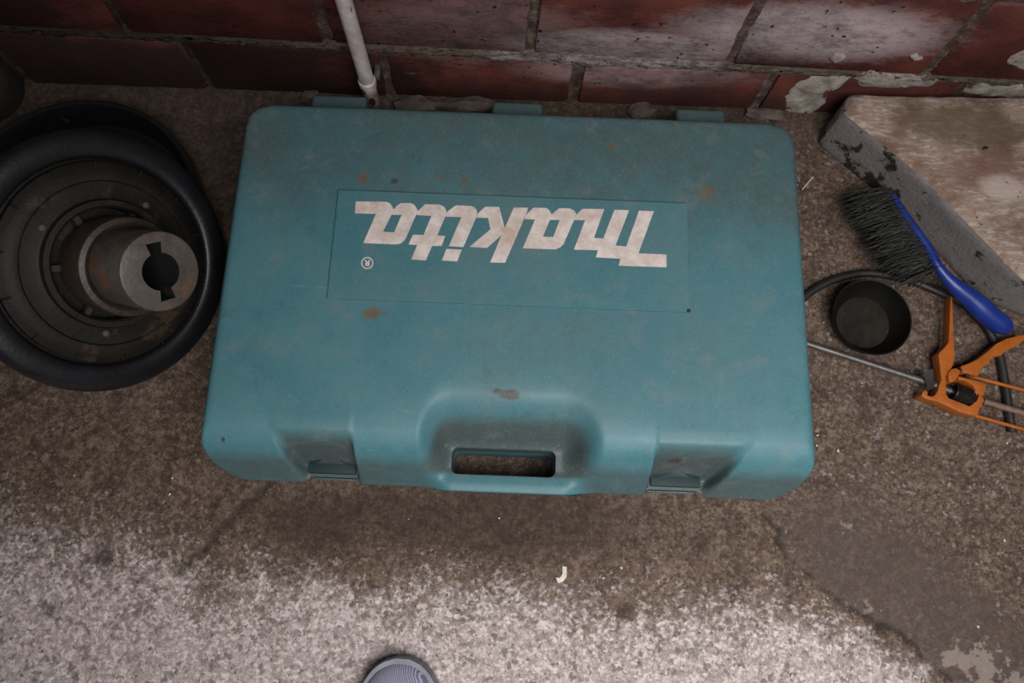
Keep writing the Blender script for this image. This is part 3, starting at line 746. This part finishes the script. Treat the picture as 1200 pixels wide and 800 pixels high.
# webs inside the recessed ring, the hub and its slotted end
bm = bmesh.new()
for k in range(6):
    a = 2 * PI * k / 6 + 0.4; b2 = box_bm(0.030, 0.0655, -0.0035, 0.0035, -0.004, 0.011)
    me_ = bpy.data.meshes.new('t'); b2.transform(Matrix.Rotation(a, 4, 'Z')); b2.to_mesh(me_); b2.free(); bm.from_mesh(me_); bpy.data.meshes.remove(me_)
from_bm('spokes', bm, dark, wheel, False)
from_bm('hub_flange', lathe_bm([(0.030, -0.004), (0.052, -0.002), (0.0565, 0.02), (0.057, 0.060), (0.0555, 0.064), (0.050, 0.0655), (0.046, 0.063), (0.043, 0.056), (0.030, 0.055)], 72, False), hubd, wheel)
# hub end with a keyed opening: annulus whose inner outline is a circle with two square keyways
N = 144; outl = []; KA = math.radians(122)
for k in range(N):
    a = 2 * PI * k / N; r = 0.0205
    for kk in (KA, KA + PI):
        da = (a - kk + PI) % (2 * PI) - PI
        if abs(da) < PI / 2 and abs(math.sin(da)) * 0.031 < 0.0088:
            rr_ = 0.0315 / max(math.cos(da), .3); 
            if abs(rr_ * math.sin(da)) < 0.0088: r = min(rr_, 0.033)
    outl.append(r)
bm = bmesh.new(); HT = 0.1339; lv = []
for (ro, zz) in ((0.0435, 0.050), (0.0435, HT - 0.004), (0.0425, HT - 0.001), (0.0405, HT)):
    lv.append([bm.verts.new((ro * math.cos(2 * PI * k / N), ro * math.sin(2 * PI * k / N), zz)) for k in range(N)])
for zz in (HT, HT - 0.001, 0.012):
    lv.append([bm.verts.new((outl[k] * math.cos(2 * PI * k / N), outl[k] * math.sin(2 * PI * k / N), zz)) for k in range(N)])
for a, b in zip(lv[:-1], lv[1:]):
    for k in range(N): bm.faces.new((a[k], a[(k + 1) % N], b[(k + 1) % N], b[k]))
bm.faces.new(lv[-1])
hb_ = from_bm('hub', bm, hubm, wheel, True, 35)
bore_m = worn('bore_shade_black', (0.0015, 0.0013, 0.0012), (0.003, 0.0026, 0.0024), 40, 0.8, 0.1)  # near-black colour paints the shade inside bore and drum
hb_.data.materials.append(bore_m)
for f in hb_.data.polygons:
    if f.center.z < HT - 0.002 and math.hypot(f.center.x, f.center.y) < 0.038: f.material_index = 1
from_bm('bore', lathe_bm([(0.042, 0.01), (0, 0.01)], 32), bore_m, wheel)
for k in range(3):
    a = [2.95, -1.35, 1.35][k]; bm = lathe_bm([(0.0042, 0.009), (0.0042, 0.0135), (0.003, 0.0148), (0, 0.0152)], 14)
    o = from_bm('screw', bm, hubm, wheel); o.location = (0.082 * math.cos(a), 0.082 * math.sin(a), 0)
bm0 = None
tab_me = None
for k in range(14):
    a = 2 * PI * k / 14 + 0.2
    if tab_me is None:
        b = box_bm(-0.0045, 0.0045, -0.0012, 0.0012, 0.0, 0.0040, 0.0008, 1); tab_me = bpy.data.meshes.new('rim_tab'); b.to_mesh(tab_me); b.free(); tab_me.materials.append(olive)
    o = bpy.data.objects.new('rim_tab', tab_me); C.objects.link(o); o.parent = wheel
    o.location = (0.1135 * math.cos(a), 0.1135 * math.sin(a), 0.0062); o.rotation_euler = (0, 0, a)

drum = empty('rubber_drum', (-0.599, 0.4145, 0.0), 'open black rubber drum lying flat behind the leaning wheel', 'drum')
from_bm('drum_wall', lathe_bm([(0.152, 0.008), (0.158, 0.0025), (0.164, 0.008), (0.1672, 0.025), (0.1672, 0.048), (0.1655, 0.053), (0.163, 0.054), (0.160, 0.053), (0.158, 0.049), (0.154, 0.030), (0.149, 0.015)], 96, True), rub, drum)
from_bm('drum_floor', lathe_bm([(0.152, 0.012), (0.120, 0.013), (0.060, 0.012), (0.045, 0.018), (0.0, 0.018)], 64), bore_m, drum)  # drum inside coloured dark to stand for its shade

# ================================================================== CANISTER AT THE LEFT EDGE
can_m = worn('grey_galvanised', (0.035, 0.034, 0.032), (0.08, 0.078, 0.074), 25, 0.4, 0.2, (0.03, 0.027, 0.025), 0.6, 0.3)
q = at(-48, 78, 0.07)
tin = empty('steel_canister', (q.x, q.y, 0.003), 'dull grey metal canister with a dark waist at the left edge near the wall', 'canister')
from_bm('canister_body', lathe_bm([(0, 0.0), (0.050, 0.0), (0.053, 0.004), (0.053, 0.060), (0.050, 0.064), (0.050, 0.068)], 48), dark, tin)
from_bm('canister_cap', lathe_bm([(0.050, 0.066), (0.057, 0.067), (0.058, 0.072), (0.057, 0.086), (0.053, 0.091), (0.040, 0.092), (0.038, 0.088), (0.0, 0.088)], 48), can_m, tin)

# ================================================================== CONCRETE STEP
g = G('brushed_concrete_step'); p = g.pos(); n1 = g.noise(p, 14, 6, 0.65); n2 = g.noise(g.map(p, (1, 3.5, 1)), 48, 7, 0.75); n3 = g.noise(p, 160, 5, 0.7)
top = g.mix(g.step(n1, 0.32, 0.68), (0.16, 0.095, 0.068), (0.34, 0.255, 0.205))
top = g.mix(g.math('MULTIPLY', g.step(n2, 0.45, 0.66), g.step(n1, 0.34, 0.58)), top, (0.48, 0.41, 0.35))
q = at(1110, 130, .085); top = g.mix(g.math('MULTIPLY', g.blob(p, (0.60, 0.575, 0.085), (0.10, 0.035, 0.05), n1, 0.5), 0.75), top, (0.13, 0.085, 0.055))
q = at(1140, 200, .085); top = g.mix(g.math('MULTIPLY', g.blob(p, (q.x + .02, q.y, q.z), (0.09, 0.03, 0.05), n1, 0.5), 0.55), top, (0.20, 0.105, 0.08))
q = at(1178, 222, .085); top = g.mix(g.math('MULTIPLY', g.blob(p, (q.x, q.y, q.z), (0.035, 0.02, 0.03), n1, 0.5), 0.7), top, (0.55, 0.46, 0.41))
q = at(1100, 190, .085); top = g.mix(g.math('MULTIPLY', g.step(g.noise(p, 55, 6, .75), 0.60, 0.68), 0.6), top, (0.14, 0.07, 0.05))
top = g.mix(g.math('MULTIPLY', g.step(g.vor(p, 85), 0.15, 0.10), g.step(n1, 0.5, 0.6)), top, (0.05, 0.03, 0.025))
sidec = g.mix(n3, (0.17, 0.152, 0.148), (0.24, 0.22, 0.215))
sidec = g.mix(g.step(g.math('ADD', g.noise(p, 30, 5, .7), g.math('MULTIPLY', g.blob(p, (0.50, 0.53, 0.03), (0.07, 0.07, 0.05), n1, .4), 0.10)), 0.59, 0.66), sidec, (0.028, 0.022, 0.018))
nz = g.new('ShaderNodeSeparateXYZ'); gn = g.new('ShaderNodeNewGeometry'); g.put(nz.inputs[0], gn.outputs['Normal'])
sz = g.new('ShaderNodeSeparateXYZ'); g.put(sz.inputs[0], p)
onTop = g.step(g.math('ADD', nz.outputs['Z'], g.math('MULTIPLY', g.math('SUBTRACT', n3, 0.5), 0.10)), 0.80, 0.94)
step_m = g.done(g.mix(onTop, sidec, top), 0.85, g.math('ADD', n3, n2), 0.6, 0.003, 0.25)
tp = [at(995, 109, .085), at(986, 132, .085), at(1060, 190, .085), at(1100, 228, .085), at(1178, 308, .085), at(1200, 330, .085)]
poly = [(q.x, q.y) for q in tp] + [(0.72, 0.327), (1.20, 0.322), (1.20, 0.624), (0.70, 0.622)]
bm = prism_bm(poly, -0.004, 0.085, 0.009, 2)
bmesh.ops.triangulate(bm, faces=bm.faces[:])
for _ in range(4):
    lng = [e for e in bm.edges if e.calc_length() > 0.016 and min(v.co.x for v in e.verts) < 0.85]
    if not lng: break
    bmesh.ops.subdivide_edges(bm, edges=lng, cuts=1); bmesh.ops.triangulate(bm, faces=[f for f in bm.faces if len(f.verts) > 3])
bmesh.ops.recalc_face_normals(bm, faces=bm.faces); bm.normal_update()
from mathutils import noise as mn
pit = at(1156, 173, .085)
for v in bm.verts:
    k = mn.noise(v.co * 35) * 0.0016 + mn.noise(v.co * 110) * 0.0009
    v.co += v.normal * k
    dd = math.hypot((v.co.x - pit.x) / 0.011, (v.co.y - pit.y) / 0.008)
    if v.co.z > 0.07 and dd < 1.4: v.co.z -= 0.004 * max(0, 1 - dd / 1.4) ** 0.5
step = from_bm('concrete_step', bm, step_m, None, True, 50)
tag(step, 'low rough concrete step with pinkish worn top in the corner against the wall', 'step')
pm = from_bm('pit', lathe_bm([(0.008, 0.0005), (0.006, 0.001), (0.0, 0.0012)], 9), dark, step); pm.location = (pit.x, pit.y, 0.0812); pm.scale = (1.0, 0.7, 1); pm['label'] = 'dark pit in the top face'

# ================================================================== BRUSH
blue = worn('blue_plastic', (0.006, 0.020, 0.16), (0.010, 0.035, 0.24), 30, 0.38, 0.15, (0.02, 0.03, 0.10), 0.68)
hair_m = worn('grey_black_bristle', (0.012, 0.013, 0.012), (0.05, 0.052, 0.046), 25, 0.6, 0.1)
bh = [at(1042, 222, .052), at(1055, 243, .053), at(1072, 268, .055), at(1088, 291, .056), at(1099, 312, .056), at(1116, 332, .05), at(1140, 352, .042), at(1162, 372, .034), at(1182, 386, .028)]
org = Vector((bh[4].x, bh[4].y, 0))
brush = empty('hand_brush', org, 'blue handled hand brush with dark splayed bristles, lying against the concrete step', 'brush')
rel = lambda L: [q - org for q in L]
path = catmull(rel(bh), 6)
nn = len(path); rads = []
for i in range(nn):
    t = i / (nn - 1); rads.append(float(np.interp(t, [0, .06, .3, .5, .58, .66, .8, .94, 1], [.002, .0045, .006, .0065, .0075, .011, .0145, .014, .008])))
bm = bmesh.new(); tube_into(bm, path, rads, 14)
from_bm('handle', bm, blue, brush)
bm = bmesh.new(); r = random.Random(4)
base = catmull(rel(bh[:5]), 12)
for k in range(900):
    t = r.random(); s = base[min(int(t * (len(base) - 1)), len(base) - 2)].lerp(base[min(int(t * (len(base) - 1)) + 1, len(base) - 1)], r.random())
    tipx = np.interp(t, [0, .3, .7, 1], [988, 1004, 1030, 1058]) + r.gauss(0, 7); tipy = np.interp(t, [0, .3, .7, 1], [238, 262, 305, 333]) + r.gauss(0, 7)
    e = at(tipx, tipy, max(0.004, 0.022 + r.gauss(0, .012))) - org
    L = r.uniform(0.75, 1.02); e = s.lerp(e, L)
    mid = s.lerp(e, 0.5) + Vector((r.gauss(0, .003), r.gauss(0, .003), 0.006 + r.gauss(0, .004)))
    e.z = max(e.z, 0.003 if t < 0.6 else 0.014)
    pts = [s + Vector((r.gauss(0, .0015), r.gauss(0, .0015), r.gauss(0, .003))), mid, e]
    tube_into(bm, catmull(pts, 3), [0.0007] * 6 + [0.0003], 3, False)
hb = from_bm('bristles', bm, hair_m, brush, True, None); hb['kind'] = 'stuff'

# ================================================================== POT / DISH
pot_m = worn('black_enamel', (0.0025, 0.0024, 0.002), (0.006, 0.0055, 0.005), 40, 0.55, 0.3, (0.02, 0.017, 0.013), 0.66, 0.0, 0.25)
pot_in = worn('dusty_dark_base', (0.008, 0.0065, 0.005), (0.022, 0.018, 0.014), 60, 0.8, 0.4, (0.06, 0.05, 0.04), 0.62, 0.0, 0.2)
q = at(1022, 371, .034)
pot = empty('round_dish', (q.x, q.y, 0.001), 'small round black dish, empty, on the floor right of the teal case', 'dish')
from_bm('dish_wall', lathe_bm([(0.036, 0.0), (0.038, 0.0005), (0.0475, 0.016), (0.0525, 0.031), (0.0530, 0.033), (0.0522, 0.0345), (0.0508, 0.034), (0.0500, 0.031), (0.044, 0.016), (0.0355, 0.005)], 64, True), pot_m, pot)
from_bm('dish_base', lathe_bm([(0.038, 0.003), (0.036, 0.0055), (0.030, 0.0050), (0, 0.0045)], 48), pot_in, pot)

# ================================================================== HOSE
hose_m = worn('black_hose_rubber', (0.008, 0.008, 0.008), (0.025, 0.024, 0.023), 40, 0.5, 0.2)
hp = [at(915, 372, .0058), at(945, 346, .0058), at(965, 333, .0058), at(990, 324, .0058), at(1020, 320, .0058), at(1060, 327, .0058), at(1098, 341, .0058), at(1130, 357, .0058), at(1155, 382, .0058), at(1170, 412, .0058), at(1177, 445, .0058), at(1182, 480, .0058), at(1186, 506, .0058)]
o = tube('black_hose', catmull([(q.x, q.y, q.z) for q in hp], 8), 0.0056, hose_m, None, 12)
tag(o, 'black rubber hose curving over the floor from behind the teal case', 'hose')

# ================================================================== CAULKING GUN
orange = worn('orange_paint', (0.30, 0.075, 0.008), (0.42, 0.115, 0.014), 40, 0.42, 0.2, (0.20, 0.06, 0.02), 0.66)
steel = worn('grey_steel_rod', (0.085, 0.08, 0.075), (0.17, 0.16, 0.15), 50, 0.45, 0.2, (0.12, 0.07, 0.04), 0.6, 0.6)
rustm = worn('rusty_rod', (0.14, 0.08, 0.055), (0.26, 0.18, 0.14), 50, 0.6, 0.3, (0.08, 0.04, 0.025), 0.58, 0.2)
spring_m = worn('dark_spring_steel', (0.02, 0.018, 0.016), (0.07, 0.06, 0.055), 50, 0.4, 0.2, (0.16, 0.06, 0.03), 0.6, 0.6)
og = at(1110, 455, 0); og = Vector((og.x, og.y, 0))
gun = empty('caulking_gun', og, 'orange metal caulking gun with a grey plunger rod lying on the floor', 'caulking gun')


def cp(u, v, z): q = at(1060 + u / 6.157, 380 + v / 6.157, z) - og; return q


def plate(name, pts, z0, z1, mat, bev=0.0012):
    zt = z1
    pl = [(cp(u, v, zt).x, cp(u, v, zt).y) for u, v in pts]
    return from_bm(name, prism_bm(pl, z0, z1, bev, 2), mat, gun, True, 40)


plate('yoke', [(125, 500), (135, 480), (155, 476), (170, 486), (165, 510), (195, 520), (215, 515), (240, 480), (262, 400), (268, 350), (300, 350), (302, 420), (300, 500), (322, 532), (400, 562), (470, 590), (492, 575), (528, 540), (535, 510), (560, 508), (578, 550), (545, 600), (525, 662), (470, 650), (400, 632), (320, 592), (250, 560), (150, 532), (128, 515)], 0.006, 0.026, orange)
plate('grip', [(335, -205), (346, -195), (352, 0), (358, 120), (362, 240), (352, 290), (330, 335), (300, 372), (270, 405), (258, 330), (252, 270), (245, 210), (285, 170), (318, 130), (324, 20), (330, -120)], 0.0125, 0.030, orange)
plate('trigger', [(395, 330), (410, 300), (460, 283), (520, 255), (600, 195), (660, 140), (740, 100), (860, 74), (905, 62), (908, 102), (862, 112), (830, 140), (720, 200), (702, 222), (650, 232), (622, 252), (612, 280), (562, 312), (530, 372), (470, 358), (430, 350)], 0.0125, 0.028, orange)
plate('knuckle', [(315, 362), (322, 338), (340, 322), (372, 314), (402, 330), (402, 350), (385, 380), (372, 402), (350, 417), (325, 412)], 0.006, 0.033, orange)
plate('end_plate', [(385, 372), (480, 395), (592, 428), (590, 450), (572, 512), (505, 512), (512, 470), (495, 438), (440, 405), (390, 400)], 0.010, 0.028, orange)
pin = from_bm('pivot_pin', lathe_bm([(0.0026, 0.02), (0.0026, 0.0295), (0.0018, 0.0305), (0, 0.0308)], 14), dark, gun); q = cp(405, 328, .03); pin.location = (q.x, q.y, 0)
pin = from_bm('pivot_pin', lathe_bm([(0.0022, 0.02), (0.0022, 0.0282), (0, 0.0290)], 14), dark, gun); q = cp(455, 366, .028); pin.location = (q.x, q.y, 0)
for a, b in (((470, 372), (1080, 530)), ((500, 655), (1080, 818))):
    p0 = cp(*a, .0165); p1 = cp(*b, .0165); bm = bmesh.new(); tube_into(bm, [p0, p0.lerp(p1, .5), p1], 0.0024, 10); from_bm('rail', bm, orange, gun)
rz = 0.017
r0 = at(935, 399, rz) - og; r1 = cp(210, 432, rz); r2 = cp(330, 480, rz); r3 = cp(570, 555, rz); r4 = cp(1080, 702, rz)
tube('plunger_rod', [r0, r1, r2], 0.0045, steel, gun, 12)
tube('rod_end', [r3, r3.lerp(r4, .5), r4], 0.0042, rustm, gun, 12)['label'] = 'rusty brown forward end of the rod'
tube('rod_core', [r2, r3], 0.0036, spring_m, gun, 10)
ax_ = (r3 - r2).normalized(); s0 = r2 + ax_ * 0.004; s1 = r3 - ax_ * 0.012; sd = ax_.cross(Vector((0, 0, 1))).normalized(); path = []
for k in range(9 * 14 + 1):
    t = k / (9 * 14); a = 2 * PI * 9 * t; path.append(s0.lerp(s1, t) + sd * math.cos(a) * 0.0105 + Vector((0, 0, 1)) * math.sin(a) * 0.0105)
tube('spring', path, 0.0014, spring_m, gun, 6)
lv_ = [cp(172, 330, .030), cp(180, 390, .027), cp(192, 440, .022), cp(190, 470, .015)]
bm = bmesh.new(); d_ = Vector((0.006, 0.002, 0)); vv = []
for q in lv_: vv.append((bm.verts.new(q - d_), bm.verts.new(q + d_)))
for (a, b), (c_, e_) in zip(vv[:-1], vv[1:]): bm.faces.new((a, b, e_, c_))
bmesh.ops.solidify(bm, geom=bm.faces[:], thickness=0.0015)
from_bm('release_lever', bm, steel, gun)['label'] = 'grey steel release lever'

# ================================================================== SHOE
knit = G('violet_grey_knit'); p = knit.obj()
wv = knit.new('ShaderNodeTexWave', bands_direction='DIAGONAL'); knit.put(wv.inputs['Vector'], p); wv.inputs['Scale'].default_value = 240; wv.inputs['Distortion'].default_value = 1.5
wv2 = wv.outputs['Fac']; n = knit.noise(p, 40, 4)
knit_m = knit.done(knit.mix(knit.step(wv2, 0.3, 0.7), (0.14, 0.135, 0.20), (0.34, 0.33, 0.44)), 0.7, wv2, 0.5, 0.001)
sole_m = worn('grey_shoe_rubber', (0.11, 0.115, 0.145), (0.19, 0.20, 0.24), 40, 0.5, 0.2)
tip = at(472, 772, 0.034)
shoe = empty('sneaker', (tip.x, tip.y, 0.0), 'violet grey knit sneaker, only its toe showing at the bottom edge', 'shoe')


def shoe_sec(t):
    """half width, height of upper, centre offset at t (m) behind the tip"""
    wv_ = float(np.interp(t, [0, .004, .012, .025, .045, .075, .11, .16, .21, .26, .285, .295], [.006, .019, .031, .041, .0475, .051, .050, .044, .039, .039, .030, .012]))
    h = float(np.interp(t, [0, .004, .012, .025, .045, .075, .11, .16, .21, .26, .285, .295], [.026, .033, .040, .047, .054, .060, .070, .088, .100, .100, .095, .07]))
    return wv_, h


ts_ = [0, .002, .005, .009, .014, .02, .028, .038, .05, .065, .085, .11, .14, .18, .22, .26, .28, .29, .295]
bm = bmesh.new(); rg = []
for t in ts_:
    wv_, h = shoe_sec(t); ring_ = []
    for k in range(25):
        a = PI * k / 24; cx_ = math.cos(a); sx_ = math.sin(a)
        ring_.append(bm.verts.new((math.copysign(abs(cx_) ** 0.75, cx_) * wv_ * 0.97, -t - 0.002, 0.020 + (h - 0.020) * sx_ ** 0.8)))
    rg.append(ring_)
for a, b in zip(rg[:-1], rg[1:]):
    for k in range(24): bm.faces.new((a[k], a[k + 1], b[k + 1], b[k]))
bm.faces.new(rg[0]); bm.faces.new(rg[-1])
from_bm('upper', bm, knit_m, shoe, True, 60)
lo_ = []
for t in ts_: lo_.append((shoe_sec(t)[0] + 0.002, -t))
outline_ = [(x, y) for x, y in lo_] + [(-x, y) for x, y in lo_[::-1]]
bm = bmesh.new(); rings = []
for zz, sc in ((0.001, 0.93), (0.003, 0.98), (0.010, 1.0), (0.022, 1.0), (0.030, 0.985), (0.0325, 0.955)):
    rings.append([bm.verts.new((x * sc, -0.147 + (y + 0.147) * (0.985 + 0.015 * sc if sc < 1 else 1), zz)) for x, y in outline_])
for a, b in zip(rings[:-1], rings[1:]):
    for k in range(len(a)): bm.faces.new((a[k], a[(k + 1) % len(a)], b[(k + 1) % len(a)], b[k]))
bm.faces.new(rings[0]); bm.faces.new(rings[-1])
from_bm('sole', bm, sole_m, shoe, True, 60)
# ankle opening
o = from_bm('collar', lathe_bm([(0.84, -0.02), (1.0, -0.03), (1.06, 0.03), (1.0, 0.09), (0.86, 0.09), (0.80, 0.03)], 40, True), sole_m, shoe); o.location = (0, -0.222, 0.097); o.scale = (0.030, 0.052, 0.06)
o = from_bm('lining', lathe_bm([(0.86, 0.04), (0.5, 0.02), (0, 0.015)], 40), dark, shoe); o.location = (0, -0.222, 0.099); o.scale = (0.030, 0.052, 0.06)
shoe.rotation_euler = (0, 0, math.radians(-3))

# ================================================================== SMALL LITTER
chip_m = worn('cream_paint', (0.50, 0.45, 0.38), (0.65, 0.60, 0.53), 60, 0.6)


def flake(name, pix, z, mat, curl=0.003):
    pts = [at(x, y, z) for x, y in pix]; c = sum(pts, Vector()) / len(pts); bm = bmesh.new()
    top_ = [bm.verts.new(Vector((q.x - c.x, q.y - c.y, curl * (0.3 + 0.7 * (i % 3) / 2)))) for i, q in enumerate(pts)]
    f = bm.faces.new(top_); r = bmesh.ops.extrude_face_region(bm, geom=[f])
    for v in r['geom']:
        if isinstance(v, bmesh.types.BMVert): v.co.z -= 0.0016
    bmesh.ops.triangulate(bm, faces=[f for f in bm.faces if len(f.verts) > 4])
    o = from_bm(name, bm, mat, None, False); o.location = (c.x, c.y, z); return o


pl = [(659, 663), (664, 664), (664, 675), (660, 681), (654, 683), (651, 676), (656, 677), (659, 672)]
tag(flake('paint_flake', pl, 0.001, chip_m), 'curled cream paint flake, largest on the floor in front of the teal case', 'paint flake')
bmr = bmesh.new(); bmesh.ops.create_icosphere(bmr, subdivisions=1, radius=1); r = random.Random(3)
for v in bmr.verts: v.co *= r.uniform(0.75, 1.15)
grit_me = bpy.data.meshes.new('grit'); bmr.to_mesh(grit_me); bmr.free(); grit_me.materials.append(chip_m)
for x, y, s, lb in [(728, 665, 2.0, 'pale grit crumb beside the curled cream flake, the nearest one to its right and upper'), (707, 677, 1.8, 'pale grit crumb right of the cream flake, between it and the next crumb'),
                 (639, 692, 1.6, 'tiny pale crumb left of the cream flake on paler concrete'), (982, 528, 2.2, 'largest pale crumb beside the front right corner of the case'),
                 (199, 579, 2, 'pale crumb left of the front left corner of the case'), (202, 560, 1.6, 'smaller pale crumb just behind another, left of the front left case corner'),
                 (87, 557, 1.4, 'lone pale crumb on brown floor in front of the leaning wheel'), (1177, 633, 2, 'pale crumb on the dark slab, nearest the right edge of the photo'),
                 (1146, 734, 2, 'pale crumb on the dark slab at the lower right corner'), (928, 792, 2.4, 'pale crumb on light concrete at the bottom edge beside the crack'),
                 (958, 510, 1.8, 'pale crumb touching the right side of the case near its front'), (957, 522, 1.6, 'pale crumb nearest the rounded front right corner of the case'),
                 (585, 607, 1.5, 'single pale crumb on oily floor in front of the case handle'), (480, 683, 1.6, 'pale crumb on the floor between the shoe and the case'),
                 (1180, 519, 1.6, 'pale crumb below the orange caulking gun near the right edge'), (965, 378, 1.5, 'pale crumb between the case and the round black dish')]:
    o = bpy.data.objects.new('grit_crumb', grit_me); C.objects.link(o); q = at(x, y, 0.001); o.location = (q.x, q.y, 0.0012)
    o.scale = (s * .0011, s * .0009, s * .0007); o.rotation_euler = (0, 0, x)
    tag(o, lb, 'grit', 'pale grit crumbs on the floor')
q0 = at(940, 222, .004); q1 = at(953, 207, .012)
tag(tube('straw', [q0, q0.lerp(q1, .5) + Vector((0, 0, .001)), q1], 0.0009, worn('dry_straw', (0.4, 0.33, 0.24), (0.55, 0.46, 0.36), 60), None, 6), 'thin pale straw on the floor beside the back right corner of the case', 'straw')
# mortar lumps fallen behind the case
rock_m = worn('fallen_mortar', (0.045, 0.034, 0.027), (0.15, 0.12, 0.10), 50, 0.9, 0.8)


def lump(x, y, z, r, seed, label, flat=(1.4, 0.8, 0.5)):
    bm = bmesh.new(); bmesh.ops.create_icosphere(bm, subdivisions=2, radius=1)
    off = Vector((seed * 3.1, seed * 1.7, 0))
    for v in bm.verts:
        v.co *= 1 + 0.45 * mn.noise(v.co * 1.6 + off) + 0.30 * mn.noise(v.co * 3.5 + off); v.co = Vector((v.co.x * flat[0] * r, v.co.y * flat[1] * r, max(v.co.z * flat[2] * r, -0.5 * r)))
    o = from_bm('mortar_lump', bm, rock_m, None, True, 25); q = at(x, y, z); o.location = (q.x, q.y, 0.010 + 0.28 * r)
    return tag(o, label, 'mortar lump')


lump(486, 122, .02, 0.020, 1, 'fallen mortar lump beside the pipe foot behind the case')
lump(545, 121, .02, 0.021, 2, 'long mortar lump at the wall between pipe and middle hinge', (2.3, .6, .42))
lump(752, 127, .02, 0.015, 3, 'mortar lump at the wall between the middle and right hinges')
lump(362, 107, .02, 0.009, 4, 'small mortar lump at the wall left of the pipe')
lump(898, 131, .02, 0.014, 5, 'mortar lump at the back right corner of the case', (2.0, .7, .4))
